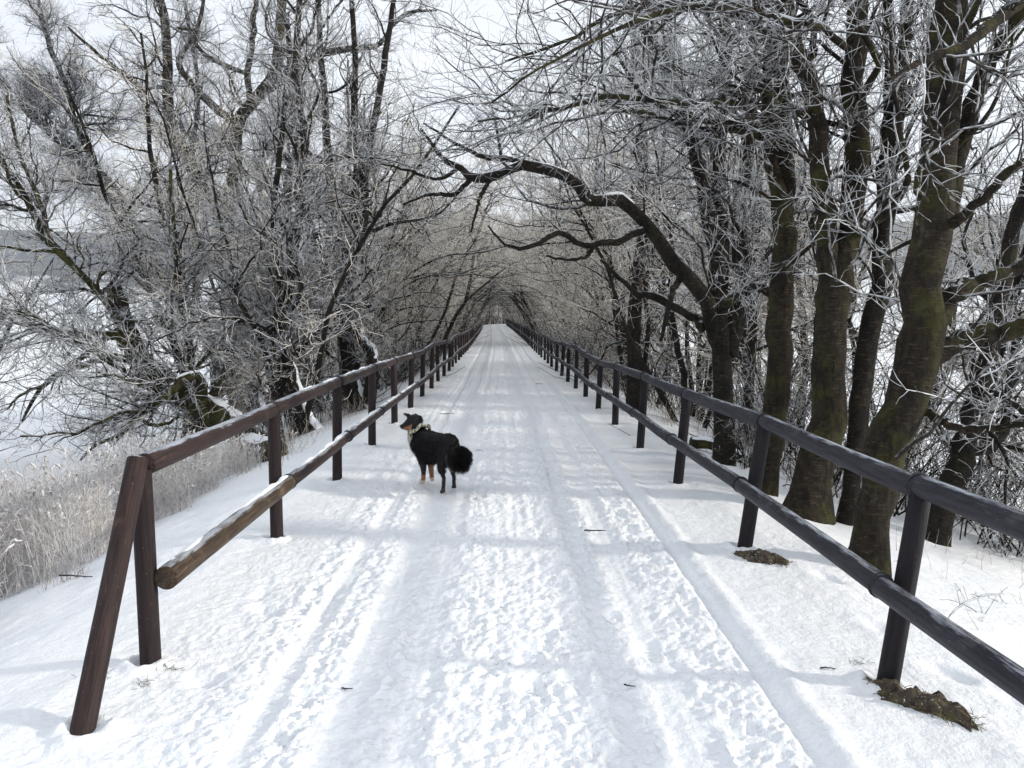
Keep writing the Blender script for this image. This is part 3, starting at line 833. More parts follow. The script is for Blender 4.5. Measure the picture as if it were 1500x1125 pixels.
# ------------------------------------------------------------------ rows of smaller trees
def proto_tree(seed, nst, H, spread, lean, dens=1.0, thick=.07, narch=0):
    """a multi-stemmed tree at the origin, path side is +x"""
    rng = np.random.RandomState(seed)
    stems = []
    for i in range(nst):
        a = rng.uniform(0, 2 * PI)
        h = H * rng.uniform(.75, 1.05); K = 14
        P = np.zeros((K, 3)); d = norm(np.array([math.cos(a) * spread + lean * .1, math.sin(a) * spread, 1.0]))
        p = np.array([math.cos(a), math.sin(a), 0]) * .12 * (nst > 1); p[2] = -.4
        for k in range(K):
            P[k] = p; d = norm(d + rng.randn(3) * .13 + np.array([(lean * .22) if k > 6 else 0, 0, .05])); p = p + d * h / K
        R = thick * rng.uniform(.55, 1.1) * (1 - .8 * np.linspace(0, 1, K)); R[0] *= 1.4
        stems.append((P, R))
    def pr(p):
        return (((p[..., 0] - 3.1) / 2.15) ** 2 + (np.maximum(p[..., 2], 0) / 3.7) ** 2 < 1) | (p[..., 0] > 6.5) | (p[..., 2] < -.05)
    arch = []
    for i in range(narch):
        P, R = stems[i % nst]; j = rng.randint(4, 9); K = 14
        A = np.zeros((K, 3)); p = P[j].copy(); d = norm(np.array([1.0, rng.uniform(-.5, .5), rng.uniform(.9, 2.0)])); Ln = rng.uniform(3.6, 5.4); flo = rng.uniform(3.6, 5.6)
        for k in range(K):
            A[k] = p; d = norm(d + rng.randn(3) * .14 + np.array([.04, 0, -.07])); p = p + d * Ln / K
            if p[2] < flo: d[2] = abs(d[2])
        arch.append((A, R[j] * .65 * (1 - .85 * np.linspace(0, 1, K)) + .004))
    L1, L2, L3, L4 = grow_crown(stems, rng, dens=dens, l1=(2.6, 1.1, 3.6), trop1=(.04, 0, .02), prune_fn=pr, t0=.14, fine=.9, rt=.0055, l1side=(.35, 0, 0), extra=arch or None, far=True)
    if arch: L1 = (np.concatenate([L1[0], np.stack([catmull(a_[0], 12) for a_ in arch])]), np.concatenate([L1[1], np.stack([np.interp(np.linspace(0, 1, 12), np.linspace(0, 1, 14), a_[1]) for a_ in arch])]))
    g = Geo()
    for P, R in stems: g.tubes(P[None], R[None], 9, lump=.1, rng=rng)
    g.tubes(L1[0], L1[1], 5, 0)
    c = Geo(); c.tubes(L2[0], L2[1], 3, 0); c.tubes(L3[0], L3[1], 3, 1)
    k = rng.rand(len(L4[0])) < .45
    c.tubes(L4[0][k], L4[1][k], 3, 1)
    print('PROTO', seed, len(L1[0]), len(L2[0]), len(L3[0]), len(L4[0]))
    return g, c
def proto_shrub(seed, H=1.7, n=26, dens=1.0):
    rng = np.random.RandomState(seed)
    K = 8; P = np.zeros((n, K, 3)); R = np.zeros((n, K))
    for i in range(n):
        a = rng.uniform(0, 2 * PI); s = rng.uniform(.1, .8)
        d = norm(np.array([math.cos(a) * s, math.sin(a) * s, 1.0])); p = np.array([rng.randn() * .25, rng.randn() * .35, -.25])
        for k in range(K):
            P[i, k] = p; d = norm(d + rng.randn(3) * .15); p = p + d * H * rng.uniform(.8, 1.1) / K
        R[i] = rng.uniform(.006, .013) * (1 - .7 * np.linspace(0, 1, K))
    L2 = spawn(P, R, 4 * dens, rng, lf=(.2, .5), lmin=.2, lmax=.8, trop=(0, 0, .05), wig=.25, K=6, rf=.6, rmin=.0042)
    L3 = spawn(*L2, 9 * dens, rng, lf=(.3, .7), lmin=.08, lmax=.35, wig=.2, K=4, rf=.8, rmin=.0036)
    wide = lambda p: (np.hypot(p[..., 0], p[..., 1]) > .95 + .12 * p[..., 2]) | (p[..., 2] < -.15)
    L2 = prune(*L2, wide); L3 = prune(*L3, wide)
    L4 = spawn(*L3, 9, rng, lf=(.3, .6), lmin=.04, lmax=.12, wig=.15, K=3, rf=.9, rmin=.003)
    g = Geo(); g.tubes(P, R, 5)
    c = Geo(); c.tubes(L2[0], L2[1], 3, 0); c.tubes(L3[0], L3[1], 3, 1); c.tubes(L4[0], L4[1], 3, 1)
    return g, c

ORD = ['first', 'second', 'third', 'fourth', 'fifth', 'sixth', 'seventh', 'eighth', 'ninth', 'tenth', 'eleventh', 'twelfth', 'thirteenth',
       'fourteenth', 'fifteenth', 'sixteenth', 'seventeenth', 'eighteenth', 'nineteenth', 'twentieth']
TREES = []
for k, (seed, n, H, sp, ln, de, th, *ar) in enumerate(((101, 3, 8.5, .22, .10, 1.0, .085), (102, 4, 7.6, .30, .16, 1.0, .065), (103, 2, 9.2, .16, .14, 1.1, .10),
                                                  (104, 5, 7.0, .34, .10, .9, .05), (105, 3, 8.0, .25, .28, 1.0, .075),
        (106, 3, 8.6, .18, .12, 1.05, .085, 4), (107, 2, 9.0, .2, .16, 1.1, .09, 5), (108, 4, 7.8, .25, .12, 1.0, .07, 4))):
    g, c = proto_tree(seed, n, H, sp, ln, de, th, ar[0] if ar else 0)
    TREES.append((g.build('trunk', [M_BARKD]).data, c.build('crown', [M_BRANCH, M_TWIG_SUNTINT]).data))
SHRUBS = []
for k, (seed, H, n, de) in enumerate(((201, 1.8, 24, 1.0), (202, 1.3, 30, 1.1), (203, 2.4, 22, .9))):
    g, c = proto_shrub(seed, H, n, de)
    SHRUBS.append((g.build('stems', [M_BARKD]).data, c.build('twigs', [M_BRANCH, M_TWIG]).data))
for o in [o for o in bpy.data.objects if o.parent is None and o.type == 'MESH' and o.name.split('.')[0] in ('trunk', 'crown', 'stems', 'twigs')]:
    bpy.data.objects.remove(o)

def place(kind, data, x, y, rz, s, label, cat, group, names):
    t = thing(kind, (x, y, gz(x, y)), label, cat, group)
    t.rotation_euler = (0, 0, rz); t.scale = (s, s, s)
    for me, nm in zip(data, names): new_obj(nm, me, t)
    return t

rng = np.random.RandomState(77)
used = set()
def row(side, ys, off, jitter, which, tag_row, grow=1.0):
    for y in ys:
        y = y + rng.uniform(-.4, .4)
        u = side * (off + rng.uniform(-jitter, jitter))
        x = float(path_cx(y)) + u
        slope = (float(path_cx(y + .1)) - float(path_cx(y - .1))) / .2
        rz = (0 if side < 0 else PI) + rng.uniform(-.5, .5) - math.atan(slope)
        k = int(rng.choice(which)); s = rng.uniform(.82, 1.12) * grow
        nm = 'left' if side < 0 else 'right'
        pk = int(round((y - (3.53 if side < 0 else 3.30)) / 2.055))
        key = (nm, pk, tag_row)
        if pk < 20 and key not in used:
            used.add(key)
            lab = f'frosted bare tree {tag_row} level with the {ORD[pk]} post of the {nm} fence'; grp = f'row of frosted trees {tag_row} on the {nm}'
        elif y < 70: lab = grp = f'frosted bare tree {tag_row} partway down the {nm} side of the path'
        else: lab = grp = f'frosted bare tree {tag_row} near the far end of the {nm} side'
        place('frosted_tree', TREES[k], x, y, rz, s, lab, 'tree', grp, ('trunk', 'crown'))
row(-1, np.arange(13.5, 26, 1.9), 3.5, .5, [0, 1, 2, 3, 4, 5, 7], 'just behind the fence')
row(-1, np.arange(26, 45, 2.1), 3.2, .4, [0, 5, 6, 7, 5, 6], 'just behind the fence')
row(-1, np.arange(45, 134, 2.1), 3.1, .4, [5, 6, 7], 'just behind the fence', 1.12)
row(1, np.arange(12.0, 26, 1.9), 3.5, .5, [5, 6, 7, 4, 1], 'just behind the fence')
row(1, np.arange(27, 44, 4.2), 3.3, .3, [6, 5, 7], 'just behind the fence')
row(1, np.arange(45, 118, 2.1), 3.1, .4, [5, 6, 7], 'just behind the fence', 1.12)
row(-1, np.arange(17.5, 60, 3.0), 6.0, .6, [0, 1, 3], 'in the back row')
row(1, np.arange(10.5, 26, 2.9), 6.3, .6, [1, 3, 0], 'in the back row')
row(1, np.arange(46, 64, 4.2), 6.4, .8, [1, 3, 0], 'in the back row')
for i in range(64):          # trees closing the view beyond the bend
    y = rng.uniform(122, 165); x = rng.uniform(-11, 10) + (y - 124) * .15
    if abs(x - float(path_cx(min(y, 150)))) < 3.2: continue
    place('frosted_tree', TREES[i % 5], x, y, rng.uniform(0, 6), rng.uniform(.9, 1.2), 'frosted bare tree beyond the bend at the end of the path', 'tree', 'trees beyond the bend', ('trunk', 'crown'))
for i, (x, y, rz, s_, k, lab) in enumerate(((-6.9, 17.6, 2.8, 1.25, 0, 'tall frosted bare tree behind the long slanting left trunk'), (-8.3, 20.5, 3.3, 1.3, 2, 'tallest frosted bare tree at the back of the left bank'), (-13.5, 20.5, .4, 1.2, 0, 'frosted bare tree standing apart at the edge of the snowy field on the left'), (7.6, 8.6, .5, 1.0, 3, 'frosted bare tree at the right edge beyond the slanting tree'), (6.2, 8.4, 3.0, .8, 1, 'low frosted bare tree between the slanting tree and the right edge'))):
    place('frosted_tree', TREES[k], x, y, rz, s_, lab, 'tree', 'frosted trees on the banks', ('trunk', 'crown'))
for i in range(40):
    y = rng.uniform(119, 150); x = rng.uniform(-10, 8)
    if abs(x - float(path_cx(min(y, 150)))) < 3.6: continue
    place('frosted_bush', SHRUBS[i % 3], x, y, rng.uniform(0, 6), rng.uniform(1.3, 2.1), 'frosted bush among the trees beyond the bend at the path end', 'bush', 'bushes beyond the bend', ('stems', 'twigs'))
# shrubs in the understorey
used2 = set()
def shrub_row(side, ys, o0, o1, which=(0, 1, 2), smin=.8, smax=1.2):
    for y in ys:
        y = y + rng.uniform(-.4, .4); u = side * rng.uniform(o0, o1); x = float(path_cx(y)) + u
        nm = 'left' if side < 0 else 'right'
        pk = int(round((y - (3.53 if side < 0 else 3.30)) / 2.055))
        pos = 'close behind' if abs(u) < 3.6 else ('a little way behind' if abs(u) < 5 else 'far behind')
        key = (nm, pk, pos)
        if pk < 20 and key not in used2:
            used2.add(key); lab = f'frosted twiggy bush {pos} the {ORD[pk]} post of the {nm} fence'; grp = f'frosted bushes along the {nm} fence'
        else: lab = f'frosted twiggy bush {pos} the {nm} fence'; grp = lab
        place('frosted_bush', SHRUBS[int(rng.choice(which))], x, y, rng.uniform(0, 6.28), rng.uniform(smin, smax), lab, 'bush', grp, ('stems', 'twigs'))
for i, (x, y, k, s_, lab) in enumerate(((2.95, 9.2, 1, .95, 'frosted bush in front of the arching tree, close behind the fourth right post'), (3.25, 10.6, 2, .8, 'taller frosted bush beneath the snow-topped arching limb'), (3.6, 8.6, 1, 1.0, 'low frosted bush between the arching tree and the twin stems'))):
    place('frosted_bush', SHRUBS[k], x, y, i * 1.7, s_, lab, 'bush', 'frosted bushes along the right fence', ('stems', 'twigs'))
shrub_row(-1, np.arange(13.5, 40, 1.6), 3.0, 4.0)
shrub_row(-1, np.arange(19, 40, 2.4), 4.6, 6.2, (0, 2))
shrub_row(-1, np.arange(22, 42, 1.8), 2.8, 3.4, (0, 2), .9, 1.3)
shrub_row(-1, np.arange(40, 112, 1.8), 3.0, 3.8, (0, 2), 1.1, 1.6)
shrub_row(1, np.arange(9.0, 16, .8), 3.0, 4.6)
shrub_row(1, np.arange(7.6, 12, .9), 5.0, 7.5)
shrub_row(1, np.arange(16, 44, 1.7), 2.8, 4.2, (0, 2), .9, 1.3)
shrub_row(1, np.arange(8.5, 36, 2.2), 4.8, 7.2, (0, 2))
shrub_row(1, np.arange(20, 44, 1.8), 2.8, 3.4, (0, 2), .9, 1.3)
shrub_row(1, np.arange(44, 112, 1.8), 3.0, 3.8, (0, 2), 1.1, 1.6)
#DETAILS
# ------------------------------------------------------------------ dog
def build_dog():
    S = 7.03
    def D(cx, cy, d): return unproject(560 + cx / S, 580 + cy / S, d)
    def Gd(cx, cy): return ground_hit(560 + cx / S, 580 + cy / S)
    BLK, TAN, WHT, PALE = (.010, .009, .010), (.27, .13, .065), (.66, .64, .61), (.36, .24, .16)
    caps = []
    def chain(pts, col):
        for a, b in zip(pts[:-1], pts[1:]): caps.append((D(*a[:3]), a[3], D(*b[:3]), b[3], col))
    chain([(405, 490, 7.55, .108), (445, 468, 7.5, .115), (560, 502, 7.38, .115), (662, 516, 7.22, .108)], BLK)
    chain([(430, 570, 7.53, .085), (500, 592, 7.45, .080), (560, 590, 7.38, .072)], BLK)
    chain([(672, 492, 7.2, .098), (640, 600, 7.16, .080)], BLK)
    chain([(720, 560, 7.28, .07), (725, 640, 7.3, .05)], BLK)
    chain([(410, 440, 7.55, .088), (352, 335, 7.6, .068)], BLK)
    chain([(326, 258, 7.62, .068), (290, 284, 7.61, .050)], BLK)
    chain([(278, 276, 7.6, .044), (245, 298, 7.59, .032), (208, 311, 7.57, .0225)], BLK)
    chain([(196, 308, 7.565, .013), (193, 310, 7.565, .012)], BLK)
    chain([(318, 322, 7.57, .034), (262, 334, 7.565, .021), (232, 334, 7.57, .013)], TAN)
    chain([(300, 352, 7.56, .030), (285, 370, 7.57, .022)], PALE)
    chain([(345, 370, 7.54, .040), (350, 330, 7.53, .042), (362, 270, 7.54, .040)], BLK)
    chain([(292, 392, 7.62, .032), (298, 440, 7.63, .034), (326, 520, 7.62, .038), (350, 580, 7.61, .030)], WHT)
    chain([(284, 226, 7.6, .026), (262, 196, 7.6, .016), (226, 183, 7.59, .009)], BLK)        # left ear, tip folded over
    chain([(345, 215, 7.66, .026), (338, 188, 7.67, .010)], BLK)
    chain([(378, 225, 7.58, .026), (392, 262, 7.56, .022), (385, 300, 7.55, .014)], BLK)      # right ear lying back
    chain([(520, 640, 7.5, .055), (500, 668, 7.55, .035)], BLK)
    chain([(525, 680, 7.6, .028), (495, 690, 7.62, .024)], WHT)
    # legs
    g = Gd(418, 905); chain([(408, 590, 7.55, .058), (416, 660, 7.53, .044), (424, 740, 7.53, .030), (424, 800, g, .023)], BLK)
    chain([(424, 790, g, .0235), (424, 850, g, .023), (415, 882, g, .025), (400, 888, g - .01, .020)], TAN)
    g = Gd(515, 878); chain([(500, 650, 7.62, .040), (498, 720, 7.62, .030), (508, 800, g, .023), (511, 850, g, .024), (514, 860, g - .01, .022)], TAN)
    g = Gd(622, 1002); chain([(630, 650, 7.13, .060), (606, 735, 7.12, .036), (622, 810, 7.1, .022), (634, 850, 7.08, .019), (630, 930, g, .018), (626, 978, g, .022), (610, 985, g + .02, .018)], BLK)
    g = Gd(742, 950); chain([(728, 690, 7.3, .048), (722, 765, 7.3, .026), (738, 835, 7.27, .019), (737, 900, g, .018), (742, 932, g, .021), (728, 938, g + .02, .017)], BLK)
    chain([(668, 625, 7.085, .022), (676, 705, 7.10, .020)], (.09, .085, .085))
    chain([(716, 700, 7.22, .030), (728, 760, 7.24, .022)], (.26, .19, .16))
    # tail
    chain([(745, 510, 7.16, .032), (795, 575, 7.06, .026), (832, 610, 7.02, .026), (828, 660, 7.0, .026), (800, 705, 7.0, .036)], BLK)
    chain([(772, 610, 7.03, .036), (790, 655, 7.0, .042)], BLK)
    import bmesh
    bm = bmesh.new()
    rngd = np.random.RandomState(9)
    for a, ra, b, rb, col in caps:
        n = max(2, int(np.linalg.norm(b - a) / (.35 * min(ra, rb))) + 1)
        for t in np.linspace(0, 1, n):
            p = a * (1 - t) + b * t; r = ra * (1 - t) + rb * t
            bmesh.ops.create_icosphere(bm, subdivisions=2, radius=r, matrix=Matrix.Translation(Vector(p)))
    me = bpy.data.meshes.new('dog_lump'); bm.to_mesh(me); bm.free()
    tmp = bpy.data.objects.new('dog_lump', me); COL.objects.link(tmp)
    rm = tmp.modifiers.new('r', 'REMESH'); rm.mode = 'VOXEL'; rm.voxel_size = .0075; rm.use_smooth_shade = True
    sm = tmp.modifiers.new('s', 'SMOOTH'); sm.factor = .5; sm.iterations = 3
    dg = bpy.context.evaluated_depsgraph_get()
    body = bpy.data.meshes.new_from_object(tmp.evaluated_get(dg)); body.name = 'body'
    bpy.data.objects.remove(tmp)
    foot = D(560, 900, 7.35); base = np.array([foot[0], foot[1], gz(foot[0], foot[1])])
    n = len(body.vertices); co = np.empty(n * 3, np.float32); body.vertices.foreach_get('co', co); co = co.reshape(-1, 3).astype(float)
    nn = np.empty(n * 3, np.float32); body.vertices.foreach_get('normal', nn); nn = nn.reshape(-1, 3).astype(float)
    best = np.full(n, 1e9); colr = np.zeros((n, 3))
    for a, ra, b, rb, col in caps:
        ab = b - a; t = np.clip(((co - a) @ ab) / max(ab @ ab, 1e-9), 0, 1)
        d = np.linalg.norm(co - (a + t[:, None] * ab), axis=1) - (ra + (rb - ra) * t)
        d = d + .004 * rngd.randn(n)
        k = d < best; best[k] = d[k]; colr[k] = col
    gzv = ground_z(co[:, 0], co[:, 1], False)
    low = (co[:, 2] - gzv < .035) & (colr[:, 0] > .2); colr[low] = (.62, .52, .42)
    low2 = (co[:, 2] - gzv < .05) & (colr[:, 0] < .05); colr[low2] = (.035, .022, .018)
    cl_ = fbm(co[:, 0] * 26 + co[:, 2] * 9, co[:, 1] * 26 + co[:, 2] * 14, 3, 33)[:, None]
    colr += (rngd.rand(n, 1) - .5) * .006 + np.clip(cl_ - .5, 0, 1) * np.array([[.022, .019, .018]])
    colr = np.clip(colr, .004, 1)
    at = body.color_attributes.new('coat', 'FLOAT_COLOR', 'POINT')
    at.data.foreach_set('color', np.concatenate([colr, np.ones((n, 1))], 1).astype(np.float32).ravel())
    m, nt, b = mat('dog_coat')
    ca = nt.nodes.new('ShaderNodeVertexColor'); ca.layer_name = 'coat'
    nt.links.new(ca.outputs[0], b.inputs['Base Color']); b.inputs['Roughness'].default_value = .52
    b.inputs['Specular IOR Level'].default_value = .3
    nz = noise_tex(nt, coords(nt, False, (1, 1, .4)), 160, 3); bump(nt, b, nz, .5, .006)
    body.materials.clear(); body.materials.append(m)
    body.vertices.foreach_set('co', (co - base).astype(np.float32).ravel()); body.update()
    t = thing('dog', tuple(base), 'black, tan and white shaggy dog standing on the snowy path, head turned left', 'dog')
    new_obj('body', body, t)
    # shaggy guard hairs, combed backward and down, as one coat
    ntail = D(800, 640, 7.02)
    tailness = np.exp(-(np.linalg.norm(co - ntail, axis=1) / .11) ** 4)
    hz = co[:, 2] - gzv
    legs = hz < .20
    keep = (rngd.rand(n) < np.where(legs, .25, .85))
    idx = np.where(keep)[0]
    reps = np.repeat(idx, np.where(tailness[idx] > .4, 4, 1))
    P = co[reps]; Nn = nn[reps]
    back = norm(D(700, 560, 7.2) - D(420, 470, 7.53))
    flow = np.tile(back * .8 + np.array([0, 0, -.55]), (len(P), 1))
    tw = tailness[reps][:, None]
    flow = flow * (1 - tw) + tw * (norm(P - ntail) * .8 + np.array([0, 0, -.5]))
    hd = np.exp(-(np.linalg.norm(P - D(300, 280, 7.6), axis=1) / .12) ** 4)[:, None]
    ln = np.where(legs[reps], .008, .022)[:, None] * (1 + 1.9 * tw) * (1 - .6 * hd) * rngd.uniform(.5, 1.3, (len(P), 1))
    dirn = norm(flow + Nn * .75 + rngd.randn(len(P), 3) * .25)
    side = norm(np.cross(dirn, rngd.randn(len(P), 3)))
    w = .0016
    V = np.stack([P - side * w, P + side * w, P + dirn * ln * .6 + side * w * .6, P + dirn * ln + np.array([0, 0, -.25]) * ln], 1)
    q = np.arange(len(P) * 4).reshape(-1, 4)
    hm = make_mesh('fur', V.reshape(-1, 3) - base, [q], [m], smooth=False)
    hc = np.repeat(colr[reps], 4, axis=0)
    a2 = hm.color_attributes.new('coat', 'FLOAT_COLOR', 'POINT')
    if len(a2.data) == len(hc): a2.data.foreach_set('color', np.concatenate([hc, np.ones((len(hc), 1))], 1).astype(np.float32).ravel())
    new_obj('fur', hm, t)
    # patterned collar
    c = D(392, 372, 7.565); ax = norm(D(345, 310, 7.61) - D(420, 440, 7.53) + np.array([0, 0, .0]))
    u = norm(np.cross(ax, [0.1, .2, 1.0])); v = np.cross(ax, u)
    aa = np.linspace(0, 2 * PI, 33)[:, None]
    ring = c + (np.cos(aa) * u + np.sin(aa) * v) * .098
    ring += ax * .012 * np.sin(aa * 5)
    g = Geo(); g.tubes(ring[None], np.full((1, 33), .017) * (1 + .25 * (rngd.rand(33) - .5)), 8)
    mc, nt, b = mat('collar_cloth')
    n1 = noise_tex(nt, coords(nt), 55, 2)
    cr = ramp(nt, n1, [(.40, (.035, .045, .02)), (.47, (.62, .60, .42)), (.62, (.70, .68, .55)), (.68, (.20, .22, .09))]); cr.color_ramp.interpolation = 'CONSTANT'
    nt.links.new(cr.outputs[0], b.inputs['Base Color'])
    o = g.build('collar', [mc], t, base); o['label'] = 'cream and olive patterned cloth collar'
    # eye and nose
    for nm, p, r, colx in (('nose', D(189, 308, 7.56), .0105, (.006, .006, .007)), ('eye', D(268, 274, 7.555), .0055, (.02, .012, .008))):
        bm = bmesh.new(); bmesh.ops.create_icosphere(bm, subdivisions=2, radius=r)
        me = bpy.data.meshes.new(nm); bm.to_mesh(me); bm.free()
        mm, nt, b = mat('dog_' + nm); b.inputs['Base Color'].default_value = (*colx, 1); b.inputs['Roughness'].default_value = .25
        me.materials.append(mm); me.polygons.foreach_set('use_smooth', np.ones(len(me.polygons), bool))
        new_obj(nm, me, t, tuple(p - base))
build_dog()

# ------------------------------------------------------------------ reeds and dry grass
def blades(name, X, Y, Hh, rng, mats, r=.0026, lean=.18, plume=.0, label=None, cat=None, K=6, leafy=0.0):
    n = len(X); Z = ground_z(X, Y, False) - .04
    P = np.zeros((n, K, 3)); p = np.stack([X, Y, Z], -1)
    d = norm(np.stack([rng.randn(n) * lean, rng.randn(n) * lean, np.ones(n)], -1))
    bend = rng.randn(n, 3) * np.array([.12, .12, 0])
    for k in range(K):
        P[:, k] = p; d = norm(d + bend * (.3 + .5 * k / K) + rng.randn(n, 3) * .05); p = p + d * (Hh / K)[:, None]
    R = (r * rng.uniform(.7, 1.3, n))[:, None] * (1 - .6 * np.linspace(0, 1, K))[None]
    g = Geo(); g.tubes(P, R, 3)
    if leafy:
        L = spawn(P, R, leafy, rng, t0=.15, lf=(.12, .4), lmin=.05, lmax=.32, ang=(15, 60), trop=(0, 0, -.12), wig=.15, K=4, rf=.9, rmin=r * .75)
        g.tubes(L[0], L[1], 3)
    if plume:
        k = rng.rand(n) < plume
        tip = P[k][:, -1]; dd = norm(P[k][:, -1] - P[k][:, -2]); m = len(tip)
        Q = np.zeros((m, 5, 3))
        for j in range(5): Q[:, j] = tip + dd * (.03 * j) + np.array([0, 0, -.004 * j * j]) + rng.randn(m, 3) * .002 * j
        g.tubes(Q, np.tile(np.array([.003, .008, .010, .007, .002]), (m, 1)), 5, lump=.5, rng=rng)
    o = g.build(name, mats); tag(o, label, cat, kind='stuff'); return o
M_REED = twig_material('frosted_reed', (.74, .73, .72), (.23, .17, .13), .28, .56, 22)
M_DRY = twig_material('frosted_dry_grass', (.58, .55, .50), (.26, .19, .12), .34, .66, 20)
rng = np.random.RandomState(55)
n = 15000
Y = rng.uniform(3.6, 11.5, n); X = -3.05 - rng.rand(n) ** 1.25 * 4.2 - .25 * fbm(Y * 1.2, Y * 0, 2, 3)
k = fbm(X * 1.3, Y * 1.3, 3, 44) > np.where(X > -3.6, .53, .40) + .012 * np.clip(Y - 7, 0, 9)
X, Y = X[k], Y[k]
Hh = rng.uniform(.6, 1.25, len(X)) * np.interp(X, [-7, -4.2, -3.4, -3.0], [1.25, 1.25, .85, .45]) * np.interp(Y, [4, 7, 11], [1.1, .95, .6])
blades('reeds', X, Y, Hh, rng, [M_REED], .0024, .17, .25, 'frosted beige reeds growing down the left bank below the fence', 'reeds', leafy=5)
n = 9000
Y = rng.uniform(8, 48, n); s = np.where(rng.rand(n) < .5, -1, 1); u = s * (2.6 + rng.rand(n) ** 1.3 * 3.2); X = u + path_cx(Y)
k = fbm(X * .9, Y * .6, 3, 64) > .52; X, Y = X[k], Y[k]
blades('dry_grass', X, Y, rng.uniform(.15, .6, len(X)), rng, [M_DRY], .0035, .35, 0, 'frosted dry grass poking through snow behind both fences', 'dry grass', K=5, leafy=3)
n = 260
Y = rng.uniform(3.3, 9, n); X = rng.uniform(2.6, 6.5, n)
k = fbm(X * 1.1, Y * 1.1, 2, 70) > .5; X, Y = X[k], Y[k]
blades('dry_stalks', X, Y, rng.uniform(.08, .4, len(X)), rng, [M_DRY], .0022, .45, 0, 'sparse thin dead stalks poking out of snow on the right bank', 'dry grass', K=5, leafy=3)

# frosted weeds in the right foreground
def weed(px, py, seed, label, n=5, L=.35):
    rg = np.random.RandomState(seed); d = ground_hit(px, py); p = unproject(px, py, d); base = np.array([p[0], p[1], gz(p[0], p[1])])
    t = thing('frosted_weed', tuple(base), label, 'weed', 'frosted weeds on the right bank')
    K = 9; P = np.zeros((n, K, 3)); R = np.tile(.003 * (1 - .5 * np.linspace(0, 1, K)), (n, 1))
    for i in range(n):
        a = rg.uniform(0, 2 * PI); dd = norm(np.array([math.cos(a) * .5, math.sin(a) * .5, 1.0])); q = base - np.array([0, 0, .03])
        for k in range(K):
            P[i, k] = q; dd = norm(dd + np.array([math.cos(a) * .18, math.sin(a) * .18, -.16]) + rg.randn(3) * .08); q = q + dd * L * rg.uniform(.8, 1.1) / K * 1.3
    g = Geo(); g.tubes(P, R, 4); g.build('stalks', [M_TWIG], t, base)
    L2 = spawn(P, R, 11, rg, t0=.3, lmin=.03, lmax=.12, lf=(.15, .35), ang=(40, 80), trop=(0, 0, .02), K=4, rf=.9, rmin=.0022)
    L3 = spawn(*L2, 22, rg, lmin=.01, lmax=.03, K=3, rf=1, rmin=.0018)
    c = Geo(); c.tubes(L2[0], L2[1], 3); c.tubes(L3[0], L3[1], 3); c.build('sprigs', [M_TWIG], t, base)
weed(1385, 905, 1, 'white frosted weed with arching stalks right of the nearest right post', 4, .42)
weed(1440, 900, 2, 'spiky white frosted weed near the right edge below the upper rail', 6, .34)
weed(1300, 842, 3, 'small frosted weed against the foot of the thickest trunk', 4, .22)

# bare earth beside the right posts
def earth(px, py, length, width, rot, seed, label):
    rg = np.random.RandomState(seed); d = ground_hit(px, py); p = unproject(px, py, d)
    nr, na = 16, 56
    V = []
    for i in range(nr):
        r = (i + .5) / nr; a = np.arange(na) / na * 2 * PI
        e = .35 + 1.25 * fbm(np.cos(a) * 3.2 + seed, np.sin(a) * 3.2 + 5, 4, 7)
        lx = r * e * length * np.cos(a) * .5; ly = r * e * width * np.sin(a) * .5 + .12 * width * np.sin(lx / length * 7)
        x = p[0] + lx * math.cos(rot) - ly * math.sin(rot); y = p[1] + lx * math.sin(rot) + ly * math.cos(rot)
        z = ground_z(x, y) + .055 * (1 - r ** 2) + .085 * (fbm(x * 26, y * 26, 4, 15) - .5) * (1 - r ** 6) - .012 * (r > .93)
        V.append(np.stack([x, y, z], -1))
    V = np.array(V); base = np.array([p[0], p[1], gz(p[0], p[1])])
    idx = np.arange(nr * na).reshape(nr, na); A = idx[:-1]; B = idx[1:]
    q = np.stack([A, np.roll(A, -1, 1), np.roll(B, -1, 1), B], -1).reshape(-1, 4)
    m, nt, b = mat('bare_earth'); n1 = noise_tex(nt, coords(nt), 22, 5); n2 = noise_tex(nt, coords(nt), 70, 4)
    c = ramp(nt, n1, [(.35, (.030, .022, .016)), (.55, (.085, .062, .042)), (.68, (.085, .088, .028))]).outputs[0]
    c = mixc(nt, maprange(nt, n2, .63, .70), c, (.70, .72, .74)); nt.links.new(c, b.inputs['Base Color']); b.inputs['Roughness'].default_value = .95
    bump(nt, b, n2, .8, .02)
    o = new_obj('bare_earth', make_mesh('bare_earth', V.reshape(-1, 3) - base, [q, idx[0][::-1][None, :]], [m]), None, tuple(base))
    tag(o, label, 'soil patch', 'bare earth at the right fence')
    n = 220; K = 4; t = np.sqrt(rg.rand(n)) * .5; aa = rg.rand(n) * 2 * PI
    lx = t * np.cos(aa) * length; ly = t * np.sin(aa) * width
    q = np.stack([p[0] + lx * math.cos(rot) - ly * math.sin(rot), p[1] + lx * math.sin(rot) + ly * math.cos(rot), np.zeros(n)], -1); q[:, 2] = ground_z(q[:, 0], q[:, 1]) + .012
    dd = norm(rg.randn(n, 3) * np.array([.8, .8, .2]) + np.array([.2, -.3, .5])); P = np.zeros((n, K, 3))
    for k in range(K): P[:, k] = q; dd = norm(dd + np.array([0, 0, -.3])); q = q + dd * rg.uniform(.008, .018)
    g = Geo(); g.tubes(P - base, np.full((n, K), .0015), 3); g.build('grass_blades', [plain('withered_grass', (.12, .10, .05), .8)], o)
earth(1352, 1034, .46, .20, -.95 + .0, 4, 'larger patch of bare brown mossy earth by the nearest right post')
earth(1119, 822, .38, .17, -.75, 8, 'smaller patch of bare brown earth by the second right post')

